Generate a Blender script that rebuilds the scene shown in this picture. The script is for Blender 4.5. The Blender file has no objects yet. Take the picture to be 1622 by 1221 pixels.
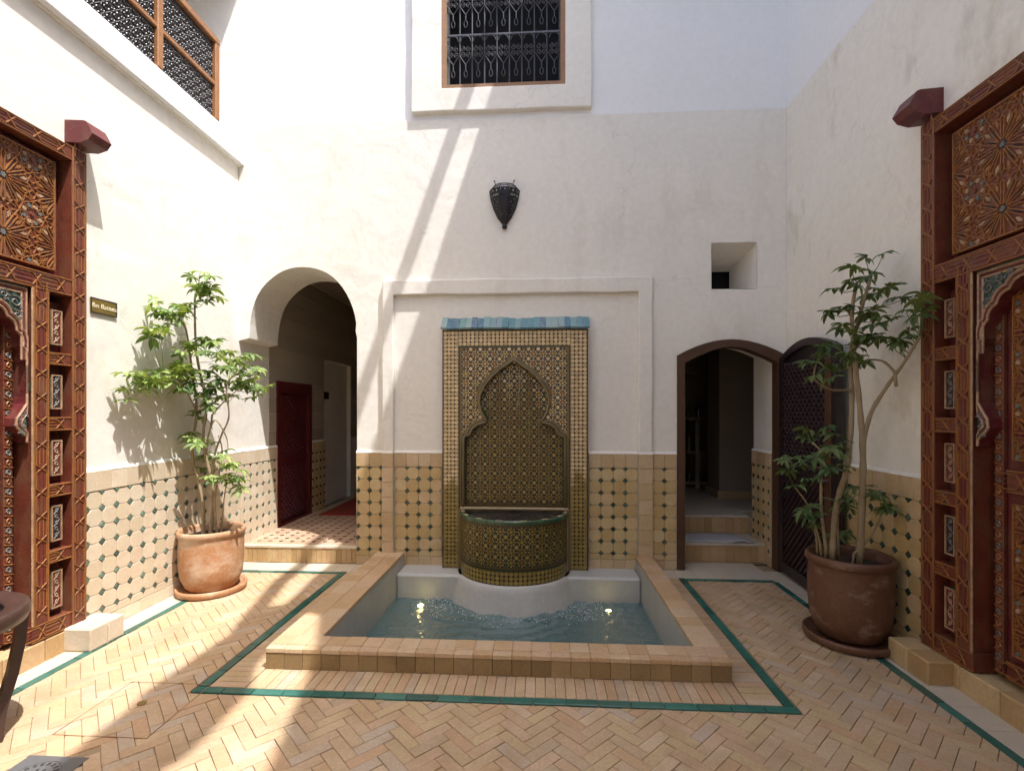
import bpy, bmesh, math, random
from mathutils import Vector, Matrix
from mathutils.geometry import tessellate_polygon
R = math.radians
PI = math.pi
random.seed(11)
scene = bpy.context.scene
COL = scene.collection

# ---------------------------------------------------------------- camera, sky, sun, exposure
cam_d = bpy.data.cameras.new('camera')
cam = bpy.data.objects.new('camera', cam_d)
COL.objects.link(cam)
cam_d.sensor_width = 36.0
cam_d.lens = 780.0 / 1622.0 * 36.0
cam_d.shift_y = 41.5 / 1622.0
cam_d.clip_start = 0.02
cam_d.clip_end = 500
cam.location = (0, -4.93, 1.55)
cam.rotation_euler = (R(90), 0, math.atan(46.0 / 780.0))
scene.camera = cam

SUN_DIR = Vector((-0.37, 0.27, -1.0)).normalized()
world = bpy.data.worlds.new('World')
scene.world = world
world.use_nodes = True
wn = world.node_tree
sky = wn.nodes.new('ShaderNodeTexSky')
sky.sky_type = 'NISHITA'
sky.sun_disc = False
sky.sun_elevation = math.asin(-SUN_DIR.z)
sky.sun_rotation = math.atan2(-SUN_DIR.x, -SUN_DIR.y)
sky.air_density = 0.8
sky.dust_density = 4.0
sky.ozone_density = 0.3
bg = wn.nodes['Background']
wn.links.new(sky.outputs[0], bg.inputs[0])
bg.inputs[1].default_value = 0.135
sun_d = bpy.data.lights.new('sun', 'SUN')
sun_d.energy = 2.6
sun_d.angle = R(0.45)
sun_d.color = (1.0, 0.98, 0.955)
sun = bpy.data.objects.new('sun', sun_d)
COL.objects.link(sun)
sun.location = (3, -3, 12)
sun.rotation_euler = SUN_DIR.to_track_quat('-Z', 'Y').to_euler()

vs = scene.view_settings
vs.view_transform = 'Standard'
vs.look = 'None'
vs.exposure = 1.46
vs.gamma = 1.0
vs.use_curve_mapping = False
scene.render.engine = 'CYCLES'
cy = scene.cycles
cy.use_denoising = True
cy.max_bounces = 10
cy.diffuse_bounces = 7
cy.glossy_bounces = 4
cy.transmission_bounces = 6
cy.transparent_max_bounces = 8
cy.sample_clamp_indirect = 6.0
cy.caustics_reflective = False

# ---------------------------------------------------------------- helpers
XL, XR, CEIL = -3.13, 2.38, 6.2

def V(*a): return Vector(a)

class MB:
    """collects shapes; every face carries a material slot and a colour (rgb + wetness)"""
    def __init__(s): s.v = []; s.f = []; s.m = []; s.c = []
    def face(s, pts, m=0, c=(1, 1, 1, 0)):
        n = len(s.v); s.v += [tuple(p) for p in pts]; s.f.append(list(range(n, n + len(pts)))); s.m.append(m); s.c.append(c)
    def mesh(s, verts, faces, m=0, c=(1, 1, 1, 0)):
        n = len(s.v); s.v += [tuple(p) for p in verts]
        for f in faces: s.f.append([i + n for i in f]); s.m.append(m); s.c.append(c)
    def box(s, a, b, m=0, c=(1, 1, 1, 0), bev=0.0):
        x0, y0, z0 = a; x1, y1, z1 = b
        if x0 > x1: x0, x1 = x1, x0
        if y0 > y1: y0, y1 = y1, y0
        if z0 > z1: z0, z1 = z1, z0
        if bev <= 0:
            vs_ = [(x0, y0, z0), (x1, y0, z0), (x1, y1, z0), (x0, y1, z0), (x0, y0, z1), (x1, y0, z1), (x1, y1, z1), (x0, y1, z1)]
            s.mesh(vs_, [(0, 3, 2, 1), (4, 5, 6, 7), (0, 1, 5, 4), (1, 2, 6, 5), (2, 3, 7, 6), (3, 0, 4, 7)], m, c)
            return
        e = min(bev, (x1 - x0) * .45, (y1 - y0) * .45, (z1 - z0) * .45)
        # chamfered box: 24 verts
        vs_ = []; idx = {}
        for ix, X in enumerate((x0, x1)):
            for iy, Y in enumerate((y0, y1)):
                for iz, Z in enumerate((z0, z1)):
                    sx = e if ix == 0 else -e; sy = e if iy == 0 else -e; sz = e if iz == 0 else -e
                    idx[(ix, iy, iz, 0)] = len(vs_); vs_.append((X, Y + sy, Z + sz))
                    idx[(ix, iy, iz, 1)] = len(vs_); vs_.append((X + sx, Y, Z + sz))
                    idx[(ix, iy, iz, 2)] = len(vs_); vs_.append((X + sx, Y + sy, Z))
        fs = []
        for i in (0, 1):
            fs.append([idx[(i, a_, b_, 0)] for a_, b_ in ((0, 0), (1, 0), (1, 1), (0, 1))])
            fs.append([idx[(a_, i, b_, 1)] for a_, b_ in ((0, 0), (1, 0), (1, 1), (0, 1))])
            fs.append([idx[(a_, b_, i, 2)] for a_, b_ in ((0, 0), (1, 0), (1, 1), (0, 1))])
        for i in (0, 1):
            for j in (0, 1):
                fs.append([idx[(i, j, 0, 0)], idx[(i, j, 1, 0)], idx[(i, j, 1, 1)], idx[(i, j, 0, 1)]])
                fs.append([idx[(i, 0, j, 0)], idx[(i, 1, j, 0)], idx[(i, 1, j, 2)], idx[(i, 0, j, 2)]])
                fs.append([idx[(0, i, j, 1)], idx[(1, i, j, 1)], idx[(1, i, j, 2)], idx[(0, i, j, 2)]])
        for i in (0, 1):
            for j in (0, 1):
                for k in (0, 1):
                    fs.append([idx[(i, j, k, 0)], idx[(i, j, k, 1)], idx[(i, j, k, 2)]])
        s.mesh(vs_, fs, m, c)
    def tube(s, pts, r, n=6, m=0, c=(1, 1, 1, 0), cap=True):
        pts = [Vector(p) for p in pts]; k = len(pts)
        rs = r if isinstance(r, (list, tuple)) else [r] * k
        vs_ = []; up = None
        for i, p in enumerate(pts):
            t = (pts[min(i + 1, k - 1)] - pts[max(i - 1, 0)])
            t = t.normalized() if t.length > 1e-9 else V(0, 0, 1)
            if up is None: up = V(0, 0, 1) if abs(t.z) < .9 else V(1, 0, 0)
            a = t.cross(up); a = a.normalized() if a.length > 1e-6 else V(1, 0, 0)
            b = a.cross(t).normalized(); up = b
            for j in range(n):
                th = 2 * PI * j / n
                vs_.append(p + (a * math.cos(th) + b * math.sin(th)) * rs[i])
        fs = [(i * n + j, i * n + (j + 1) % n, (i + 1) * n + (j + 1) % n, (i + 1) * n + j) for i in range(k - 1) for j in range(n)]
        if cap: fs += [tuple(range(n))[::-1], tuple((k - 1) * n + j for j in range(n))]
        s.mesh(vs_, fs, m, c)
    def lathe(s, prof, n=32, m=0, c=(1, 1, 1, 0), ctr=(0, 0, 0), wob=0.0):
        k = len(prof); vs_ = []
        ph = random.random() * 6
        for i, (r, z) in enumerate(prof):
            for j in range(n):
                th = 2 * PI * j / n
                rr = r * (1 + wob * math.sin(3 * th + ph + z * 4) + wob * .6 * math.sin(7 * th + z * 9))
                vs_.append((ctr[0] + rr * math.cos(th), ctr[1] + rr * math.sin(th), ctr[2] + z))
        fs = [(i * n + j, i * n + (j + 1) % n, (i + 1) * n + (j + 1) % n, (i + 1) * n + j) for i in range(k - 1) for j in range(n)]
        s.mesh(vs_, fs, m, c)
    def slab(s, outer, holes, to3, d0, d1, m=0, c=(1, 1, 1, 0), back=True):
        """polygon with holes in 2-D, extruded between d0 and d1; to3(a, b, d) -> point"""
        loops = [outer] + list(holes)
        flat = [p for l in loops for p in l]
        tris = tessellate_polygon([[Vector((p[0], p[1], 0)) for p in l] for l in loops])
        for d in ((d0, d1) if back else (d0,)):
            s.mesh([to3(p[0], p[1], d) for p in flat], [tuple(t) for t in tris], m, c)
        for l in loops:
            for i in range(len(l)):
                p, q = l[i], l[(i + 1) % len(l)]
                s.face([to3(p[0], p[1], d0), to3(q[0], q[1], d0), to3(q[0], q[1], d1), to3(p[0], p[1], d1)], m, c)
    def bar(s, p, q, w, y0, y1, m=0, c=(1, 1, 1, 0)):
        """flat raised bar in the local x-z plane with a bevelled top (y is outward)"""
        d = V(q[0] - p[0], q[1] - p[1]); L = d.length
        if L < 1e-6: return
        d /= L; nx, nz = -d.y * w / 2, d.x * w / 2; k = .55
        vs_ = [(p[0] + nx, y0, p[1] + nz), (p[0] - nx, y0, p[1] - nz), (q[0] - nx, y0, q[1] - nz), (q[0] + nx, y0, q[1] + nz),
               (p[0] + nx * k, y1, p[1] + nz * k), (p[0] - nx * k, y1, p[1] - nz * k), (q[0] - nx * k, y1, q[1] - nz * k), (q[0] + nx * k, y1, q[1] + nz * k)]
        s.mesh(vs_, [(4, 5, 6, 7), (0, 1, 5, 4), (1, 2, 6, 5), (2, 3, 7, 6), (3, 0, 4, 7)], m, c)
    def plate(s, poly, y0, y1, m=0, c=(1, 1, 1, 0), k=.8):
        """convex raised plate in local x-z"""
        n = len(poly); cx = sum(p[0] for p in poly) / n; cz = sum(p[1] for p in poly) / n
        lo = [(p[0], y0, p[1]) for p in poly]; hi = [(cx + (p[0] - cx) * k, y1, cz + (p[1] - cz) * k) for p in poly]
        s.mesh(lo + hi, [tuple(n + i for i in range(n))] + [(i, (i + 1) % n, n + (i + 1) % n, n + i) for i in range(n)], m, c)
    def make(s, name, mats, smooth=False):
        me = bpy.data.meshes.new(name)
        me.from_pydata(s.v, [], s.f)
        if not isinstance(mats, (list, tuple)): mats = [mats]
        for q in mats: me.materials.append(q)
        me.polygons.foreach_set('material_index', s.m)
        ca = me.color_attributes.new('Col', 'FLOAT_COLOR', 'CORNER')
        buf = []
        for f, c in zip(s.f, s.c): buf += list(c) * len(f)
        ca.data.foreach_set('color', buf)
        bm = bmesh.new(); bm.from_mesh(me)
        if smooth: bmesh.ops.remove_doubles(bm, verts=bm.verts, dist=1e-5)
        bmesh.ops.recalc_face_normals(bm, faces=bm.faces)
        bm.to_mesh(me); bm.free()
        if smooth: me.polygons.foreach_set('use_smooth', [True] * len(me.polygons))
        me.update()
        return me
    def build(s, name, mats, parent=None, smooth=False, kind=None):
        o = bpy.data.objects.new(name, s.make(name, mats, smooth)); COL.objects.link(o)
        if parent: o.parent = parent
        if kind: o['kind'] = kind
        return o

def wob(poly, amp=.004, step=.14, closed=True, seed=1):
    """hand-trowelled edge: points added along the outline and pushed in and out a little"""
    g = random.Random(seed); ph = [g.uniform(0, 6) for _ in range(4)]; out = []
    n = len(poly)
    for i in range(n if closed else n - 1):
        p, q = Vector(poly[i]), Vector(poly[(i + 1) % n]); d = q - p; L = d.length; k = max(1, int(L / step))
        if L > 1e-6: nr = Vector((-d.y, d.x)) / L
        for j in range(k):
            a = p + d * (j / k); w = math.sin(a.x * 5.1 + ph[0]) + math.sin(a.y * 6.3 + ph[1]) + .7 * math.sin((a.x + a.y) * 13 + ph[2])
            off = amp * .5 * w if (k > 1 and j > 0) else 0
            out.append((a.x + nr.x * off, a.y + nr.y * off))
    if not closed: out.append(tuple(poly[-1]))
    return out
def soften(o, w=.010, seg=3):
    bm = bmesh.new(); bm.from_mesh(o.data); bmesh.ops.remove_doubles(bm, verts=bm.verts, dist=1e-5); bmesh.ops.recalc_face_normals(bm, faces=bm.faces)
    bmesh.ops.dissolve_limit(bm, angle_limit=R(1), verts=bm.verts, edges=bm.edges, use_dissolve_boundaries=False)
    bm.to_mesh(o.data); bm.free()
    b = o.modifiers.new('bevel', 'BEVEL'); b.width = w; b.segments = seg; b.limit_method = 'ANGLE'; b.angle_limit = R(40)
    return o
def put(name, me, parent, loc=(0, 0, 0), rot=None, scale=None):
    o = bpy.data.objects.new(name, me); COL.objects.link(o); o.parent = parent; o.location = loc
    if rot is not None: o.rotation_euler = rot
    if scale is not None: o.scale = scale
    return o
def tag(o, label=None, cat=None, group=None, kind=None):
    if label: o['label'] = label
    if cat: o['category'] = cat
    if group: o['group'] = group
    if kind: o['kind'] = kind
    return o
def empty(name, label, cat, loc=(0, 0, 0), rz=0, group=None):
    o = bpy.data.objects.new(name, None); COL.objects.link(o); o.location = loc; o.rotation_euler = (0, 0, rz)
    o.empty_display_size = .1
    return tag(o, label, cat, group)

# ---------------------------------------------------------------- materials
def nd(nt, t, **k):
    n = nt.nodes.new(t)
    for a, b in k.items(): setattr(n, a, b)
    return n
def mat(name, col, rough=.6, var=.0, vscale=3., vcol=None, bump=0., bscale=30., objvar=0., palette=None, attr=False, metal=0., spec=.5, wet=False, fine=0., fscale=120., stain=None, coat=0., trowel=0., crack=0.):
    """principled material; colour mottled by world-position noise, optional per-object palette and per-face colour"""
    m = bpy.data.materials.new(name); m.use_nodes = True; nt = m.node_tree; L = nt.links
    b = nt.nodes['Principled BSDF']
    b.inputs['Roughness'].default_value = rough; b.inputs['Metallic'].default_value = metal
    b.inputs['Specular IOR Level'].default_value = spec
    if coat: b.inputs['Coat Weight'].default_value = coat; b.inputs['Coat Roughness'].default_value = .15
    pos = nd(nt, 'ShaderNodeNewGeometry').outputs['Position']
    if palette:
        oi = nd(nt, 'ShaderNodeObjectInfo'); at = nd(nt, 'ShaderNodeAttribute', attribute_name='Col')
        sep = nd(nt, 'ShaderNodeSeparateColor'); L.new(at.outputs['Color'], sep.inputs[0])
        ad = nd(nt, 'ShaderNodeMath', operation='ADD'); L.new(oi.outputs['Random'], ad.inputs[0]); L.new(sep.outputs[0], ad.inputs[1])
        fr = nd(nt, 'ShaderNodeMath', operation='FRACT'); L.new(ad.outputs[0], fr.inputs[0])
        rp = nd(nt, 'ShaderNodeValToRGB'); rp.color_ramp.interpolation = 'CONSTANT'
        el = rp.color_ramp.elements
        for i, c in enumerate(palette):
            e = el[i] if i < 2 else el.new(i / len(palette))
            e.position = i / len(palette); e.color = (*c, 1)
        L.new(fr.outputs[0], rp.inputs[0]); cur = rp.outputs[0]
    elif attr:
        at = nd(nt, 'ShaderNodeAttribute', attribute_name='Col'); cur = at.outputs['Color']
    else:
        rg = nd(nt, 'ShaderNodeRGB'); rg.outputs[0].default_value = (*col, 1); cur = rg.outputs[0]
    if var:
        n1 = nd(nt, 'ShaderNodeTexNoise'); n1.inputs['Scale'].default_value = vscale; n1.inputs['Detail'].default_value = 6; n1.inputs['Roughness'].default_value = .62
        L.new(pos, n1.inputs['Vector'])
        mr = nd(nt, 'ShaderNodeMapRange'); mr.inputs[1].default_value = .35; mr.inputs[2].default_value = .68
        L.new(n1.outputs[0], mr.inputs[0])
        mx = nd(nt, 'ShaderNodeMix', data_type='RGBA', blend_type='MULTIPLY' if vcol is None else 'MIX')
        ml = nd(nt, 'ShaderNodeMath', operation='MULTIPLY'); ml.inputs[1].default_value = var
        L.new(mr.outputs[0], ml.inputs[0]); L.new(ml.outputs[0], mx.inputs[0])
        L.new(cur, mx.inputs[6]); mx.inputs[7].default_value = (*(vcol or (.35, .3, .25)), 1); cur = mx.outputs[2]
    if fine:
        n2 = nd(nt, 'ShaderNodeTexNoise'); n2.inputs['Scale'].default_value = fscale; n2.inputs['Detail'].default_value = 3
        L.new(pos, n2.inputs['Vector'])
        mr = nd(nt, 'ShaderNodeMapRange'); mr.inputs[1].default_value = .3; mr.inputs[2].default_value = .7; mr.inputs[3].default_value = 1 - fine; mr.inputs[4].default_value = 1 + fine
        L.new(n2.outputs[0], mr.inputs[0])
        mx = nd(nt, 'ShaderNodeVectorMath', operation='MULTIPLY'); L.new(cur, mx.inputs[0]); L.new(mr.outputs[0], mx.inputs[1]); cur = mx.outputs[0]
    if stain:
        scol, sscale, lo, hi, amt, stretch = stain
        mp = nd(nt, 'ShaderNodeMapping'); mp.inputs['Scale'].default_value = stretch; L.new(pos, mp.inputs[0])
        n3 = nd(nt, 'ShaderNodeTexNoise'); n3.inputs['Scale'].default_value = sscale; n3.inputs['Detail'].default_value = 8; n3.inputs['Roughness'].default_value = .68
        L.new(mp.outputs[0], n3.inputs['Vector'])
        mr = nd(nt, 'ShaderNodeMapRange'); mr.inputs[1].default_value = lo; mr.inputs[2].default_value = hi; mr.inputs[4].default_value = amt
        L.new(n3.outputs[0], mr.inputs[0])
        mx = nd(nt, 'ShaderNodeMix', data_type='RGBA'); L.new(mr.outputs[0], mx.inputs[0]); L.new(cur, mx.inputs[6]); mx.inputs[7].default_value = (*scol, 1); cur = mx.outputs[2]
    if crack:
        vo = nd(nt, 'ShaderNodeTexVoronoi', feature='DISTANCE_TO_EDGE'); vo.inputs['Scale'].default_value = .55; ns = nd(nt, 'ShaderNodeTexNoise'); ns.inputs['Scale'].default_value = 3.; ns.inputs['Detail'].default_value = 5
        L.new(pos, ns.inputs['Vector']); ad_ = nd(nt, 'ShaderNodeMix', data_type='VECTOR'); ad_.inputs[0].default_value = .35; L.new(pos, ad_.inputs[4]); L.new(ns.outputs['Color'], ad_.inputs[5]); L.new(ad_.outputs[1], vo.inputs['Vector'])
        mr = nd(nt, 'ShaderNodeMapRange'); mr.inputs[1].default_value = 0; mr.inputs[2].default_value = .0016; mr.inputs[3].default_value = crack; mr.inputs[4].default_value = 0
        L.new(vo.outputs['Distance'], mr.inputs[0])
        mx = nd(nt, 'ShaderNodeMix', data_type='RGBA'); L.new(mr.outputs[0], mx.inputs[0]); L.new(cur, mx.inputs[6]); mx.inputs[7].default_value = (.34, .30, .25, 1); cur = mx.outputs[2]
    if objvar:
        oi = nd(nt, 'ShaderNodeObjectInfo')
        mr = nd(nt, 'ShaderNodeMapRange'); mr.inputs[3].default_value = 1 - objvar; mr.inputs[4].default_value = 1 + objvar
        L.new(oi.outputs['Random'], mr.inputs[0])
        mx = nd(nt, 'ShaderNodeVectorMath', operation='MULTIPLY'); L.new(cur, mx.inputs[0]); L.new(mr.outputs[0], mx.inputs[1]); cur = mx.outputs[0]
    L.new(cur, b.inputs['Base Color'])
    if wet:
        at = nd(nt, 'ShaderNodeAttribute', attribute_name='Col')
        mr = nd(nt, 'ShaderNodeMapRange'); mr.inputs[3].default_value = rough; mr.inputs[4].default_value = .36
        L.new(at.outputs['Alpha'], mr.inputs[0]); L.new(mr.outputs[0], b.inputs['Roughness'])
    if bump:
        n4 = nd(nt, 'ShaderNodeTexNoise'); n4.inputs['Scale'].default_value = bscale; n4.inputs['Detail'].default_value = 6; n4.inputs['Roughness'].default_value = .6
        L.new(pos, n4.inputs['Vector'])
        bp = nd(nt, 'ShaderNodeBump'); bp.inputs['Strength'].default_value = bump; bp.inputs['Distance'].default_value = .02
        L.new(n4.outputs[0], bp.inputs['Height']); L.new(bp.outputs[0], b.inputs['Normal'])
        if trowel:
            n5 = nd(nt, 'ShaderNodeTexNoise'); n5.inputs['Scale'].default_value = 2.4; n5.inputs['Detail'].default_value = 3; n5.inputs['Distortion'].default_value = .8
            L.new(pos, n5.inputs['Vector'])
            b2 = nd(nt, 'ShaderNodeBump'); b2.inputs['Strength'].default_value = trowel; b2.inputs['Distance'].default_value = .09
            L.new(n5.outputs[0], b2.inputs['Height']); L.new(b2.outputs[0], bp.inputs['Normal'])
    return m

M = {}
M['plaster'] = mat('plaster', (.80, .768, .70), .75, var=.30, vscale=1.3, vcol=(.68, .65, .59), bump=.16, bscale=7., fine=.035, fscale=18., stain=((.56, .50, .40), 1.7, .54, .74, .5, (1, 1, .45)), trowel=.13, crack=.28)
M['plaster_right'] = mat('plaster_right', (.82, .785, .71), .75, var=.30, vscale=1.3, vcol=(.69, .65, .57), bump=.16, bscale=7., fine=.035, fscale=18., stain=((.44, .38, .28), 1.9, .54, .70, .6, (1, 1.2, .6)), trowel=.13, crack=.22)
M['plaster_upper'] = mat('plaster_upper', (.82, .82, .82), .8, var=.14, vscale=1.1, vcol=(.72, .72, .71), bump=.12, bscale=6., fine=.02, fscale=18., trowel=.10)
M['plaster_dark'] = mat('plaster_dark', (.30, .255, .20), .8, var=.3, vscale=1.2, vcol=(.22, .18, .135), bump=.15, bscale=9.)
M['grout'] = mat('grout', (.46, .37, .25), .85, var=.3, vscale=6, vcol=(.30, .22, .13), bump=.1, bscale=60)
M['floor_grout'] = mat('floor_grout', (.35, .25, .15), .9, var=.4, vscale=5, vcol=(.22, .17, .12), bump=.1, bscale=60)
FLOORPAL = [(0.514, 0.358, 0.234), (0.536, 0.396, 0.252), (0.493, 0.342, 0.222), (0.525, 0.396, 0.234), (0.567, 0.428, 0.294), (0.509, 0.332, 0.204), (0.504, 0.369, 0.246), (0.493, 0.369, 0.228), (0.541, 0.38, 0.258), (0.462, 0.353, 0.246), (0.514, 0.353, 0.21), (0.478, 0.385, 0.3)]
M['brick'] = mat('brick', (0, 0, 0), .62, palette=FLOORPAL, var=.5, vscale=6, vcol=(.39, .26, .135), bump=.12, bscale=45, fine=.10, fscale=70, stain=((.29, .195, .10), 2.0, .50, .70, .55, (1, 1, 1)))
M['step_brick'] = mat('step_brick', (0, 0, 0), .6, palette=[(.52, .36, .18), (.47, .31, .15), (.55, .40, .21), (.44, .28, .13), (.53, .35, .19)], var=.4, vscale=7, vcol=(.33, .21, .09), bump=.14, bscale=40, fine=.1, fscale=60)
M['pale_stone'] = mat('pale_stone', (.55, .48, .38), .7, var=.4, vscale=6, vcol=(.40, .33, .23), bump=.15, bscale=30, fine=.08)
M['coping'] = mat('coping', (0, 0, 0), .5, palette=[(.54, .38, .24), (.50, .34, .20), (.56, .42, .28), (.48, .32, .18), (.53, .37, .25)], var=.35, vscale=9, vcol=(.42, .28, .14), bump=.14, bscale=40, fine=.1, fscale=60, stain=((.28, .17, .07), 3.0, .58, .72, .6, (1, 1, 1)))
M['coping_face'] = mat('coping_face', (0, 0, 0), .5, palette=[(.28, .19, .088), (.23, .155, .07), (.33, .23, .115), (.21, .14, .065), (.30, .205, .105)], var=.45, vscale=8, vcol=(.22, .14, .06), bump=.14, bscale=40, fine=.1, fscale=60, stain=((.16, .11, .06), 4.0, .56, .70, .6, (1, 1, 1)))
M['green'] = mat('green', (.03, .12, .095), .22, var=.4, vscale=14, vcol=(.06, .17, .14), objvar=.3, bump=.05, bscale=50)
M['dado'] = mat('dado', (0, 0, 0), .42, palette=[(.57, .44, .23), (.52, .39, .19), (.60, .47, .27), (.54, .39, .19), (.58, .43, .25), (.50, .36, .17)], var=.5, vscale=7, vcol=(.44, .28, .11), bump=.08, bscale=35, fine=.06, fscale=60)
M['dado_plain'] = mat('dado_plain', (0, 0, 0), .5, palette=[(.55, .41, .24), (.50, .36, .20), (.58, .44, .28), (.52, .38, .22)], var=.35, vscale=8, vcol=(.40, .26, .12), bump=.1, bscale=35, fine=.08, fscale=60)
M['dado_sunlit'] = mat('dado_sunlit', (0, 0, 0), .4, palette=[(.66, .57, .43), (.62, .53, .38), (.69, .60, .46), (.64, .54, .40)], var=.45, vscale=6, vcol=(.58, .43, .30), bump=.08, bscale=35, fine=.05, fscale=60)  # paler copy of the dado tile with sunlight put into its colour
M['red_tile'] = mat('red_tile', (0, 0, 0), .4, palette=[(.52, .36, .25), (.48, .32, .22), (.55, .39, .28)], var=.4, vscale=7, vcol=(.40, .24, .15), bump=.08, bscale=35, fine=.06, fscale=60)
M['cabochon'] = mat('cabochon', (.040, .070, .052), .25, var=.5, vscale=30, vcol=(.09, .14, .11), objvar=.55)
M['basin'] = mat('basin', (.50, .50, .485), .5, var=.5, vscale=3, vcol=(.36, .36, .35), bump=.1, bscale=12, fine=.05, fscale=30, stain=((.38, .39, .38), 3.5, .52, .75, .5, (1, 1, .3)))
M['mosaic'] = mat('mosaic', (1, 1, 1), .4, attr=True, wet=True, var=.3, vscale=40, vcol=None, fine=.18, fscale=90)
M['mosaic_grout'] = mat('mosaic_grout', (.30, .23, .12), .7, attr=True, wet=True)
M['moulding'] = mat('moulding', (.20, .155, .075), .3, var=.5, vscale=20, vcol=(.08, .07, .035))
M['blue_tile'] = mat('blue_tile', (0, 0, 0), .22, palette=[(.10, .24, .29), (.20, .34, .36), (.07, .17, .25), (.27, .38, .38), (.12, .27, .32), (.16, .31, .30), (.10, .17, .25), (.22, .33, .38)], var=.45, vscale=30, vcol=(.26, .38, .40), bump=.08, bscale=60)
M['wood_frame'] = mat('wood_frame', (.085, .038, .018), .5, var=.5, vscale=8, vcol=(.05, .022, .011), bump=.1, bscale=40)
M['wood_light'] = mat('wood_light', (.33, .15, .055), .5, var=.5, vscale=9, vcol=(.20, .08, .03), bump=.1, bscale=40)
M['wood_old'] = mat('wood_old', (.30, .17, .09), .7, var=.5, vscale=12, vcol=(.20, .10, .05), bump=.2, bscale=30)
M['wood_dark'] = mat('wood_dark', (.018, .011, .013), .42, var=.4, vscale=9, vcol=(.045, .03, .03), bump=.08, bscale=40)
M['red_door'] = mat('red_door', (.10, .010, .012), .45, var=.3, vscale=9, vcol=(.06, .008, .01))
M['maroon'] = mat('maroon', (.12, .013, .016), .5, var=.5, vscale=12, vcol=(.09, .02, .022), fine=.15, fscale=60, bump=.12, bscale=50, stain=((.16, .085, .045), 10., .46, .68, .65, (1, 1, .5)))
M['door_base'] = mat('door_base', (.155, .036, .016), .5, var=.6, vscale=14, vcol=(.09, .016, .012), fine=.2, fscale=80, bump=.12, bscale=60, stain=((.16, .085, .045), 10., .46, .68, .65, (1, 1, .5)))
M['door_gold'] = mat('door_gold', (.28, .115, .028), .45, var=.6, vscale=16, vcol=(.22, .07, .025), fine=.2, fscale=90, bump=.1, bscale=70, stain=((.16, .085, .045), 10., .46, .68, .65, (1, 1, .5)))
M['door_cream'] = mat('door_cream', (.42, .28, .17), .55, var=.6, vscale=18, vcol=(.22, .10, .05), fine=.2, fscale=80, bump=.1, bscale=70, stain=((.16, .085, .045), 10., .46, .68, .65, (1, 1, .5)))
M['door_green'] = mat('door_green', (.022, .062, .048), .5, var=.5, vscale=14, vcol=(.05, .09, .07), fine=.2, fscale=80, stain=((.16, .085, .045), 10., .46, .68, .65, (1, 1, .5)))
M['door_blue'] = mat('door_blue', (.09, .11, .12), .5, var=.7, vscale=30, vcol=(.20, .155, .10), fine=.2, fscale=80)
M['door_dark'] = mat('door_dark', (.028, .010, .008), .6, var=.4, vscale=14, vcol=(.05, .014, .012))
M['iron'] = mat('iron', (.085, .088, .10), .42, metal=.3, var=.5, vscale=20, vcol=(.04, .04, .045))
M['iron_scroll'] = mat('iron_scroll', (.10, .10, .105), .45, metal=.4, var=.6, vscale=30, vcol=(.04, .035, .03))
M['lantern'] = mat('lantern', (.016, .014, .016), .45, metal=.3, var=.3, vscale=40, vcol=(.03, .028, .03))
M['lattice'] = mat('lattice', (.040, .024, .026), .38, var=.4, vscale=9, vcol=(.06, .035, .036))
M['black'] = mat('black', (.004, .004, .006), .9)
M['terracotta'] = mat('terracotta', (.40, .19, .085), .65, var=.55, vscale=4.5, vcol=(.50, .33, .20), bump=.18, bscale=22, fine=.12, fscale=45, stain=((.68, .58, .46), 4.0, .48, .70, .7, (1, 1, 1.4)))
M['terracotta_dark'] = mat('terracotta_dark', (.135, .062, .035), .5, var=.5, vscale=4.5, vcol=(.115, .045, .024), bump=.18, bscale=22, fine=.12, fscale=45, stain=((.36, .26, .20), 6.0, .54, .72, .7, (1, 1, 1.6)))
M['soil'] = mat('soil', (.035, .024, .016), .95, var=.5, vscale=40, vcol=(.07, .05, .035), bump=.6, bscale=60)
M['bark'] = mat('bark', (.36, .28, .17), .8, var=.5, vscale=18, vcol=(.20, .14, .08), bump=.25, bscale=70)
M['table_wood'] = mat('table_wood', (.050, .026, .021), .38, var=.4, vscale=6, vcol=(.085, .045, .035), bump=.05, bscale=40)
M['table_pit'] = mat('table_pit', (.008, .006, .007), .3)
M['brass'] = mat('brass', (.33, .24, .075), .38, metal=.75, var=.5, vscale=25, vcol=(.22, .15, .045))
M['brass_letter'] = mat('brass_letter', (.80, .72, .50), .5)
M['steel'] = mat('steel', (.20, .205, .21), .45, metal=.5, var=.4, vscale=25, vcol=(.18, .18, .19))
M['canvas'] = mat('canvas', (.62, .56, .44), .9, var=.3, vscale=5, vcol=(.5, .44, .34))
M['towel'] = mat('towel', (.52, .51, .53), .95, var=.3, vscale=14, vcol=(.42, .41, .44), bump=.5, bscale=220)
M['rug'] = mat('rug', (.30, .035, .02), .95, var=.5, vscale=18, vcol=(.16, .02, .02), bump=.3, bscale=150)
M['bottle'] = mat('bottle', (0, 0, 0), .25, palette=[(.02, .03, .10), (.10, .02, .02), (.05, .05, .05), (.12, .07, .03), (.03, .05, .03), (.20, .18, .16)])

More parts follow.
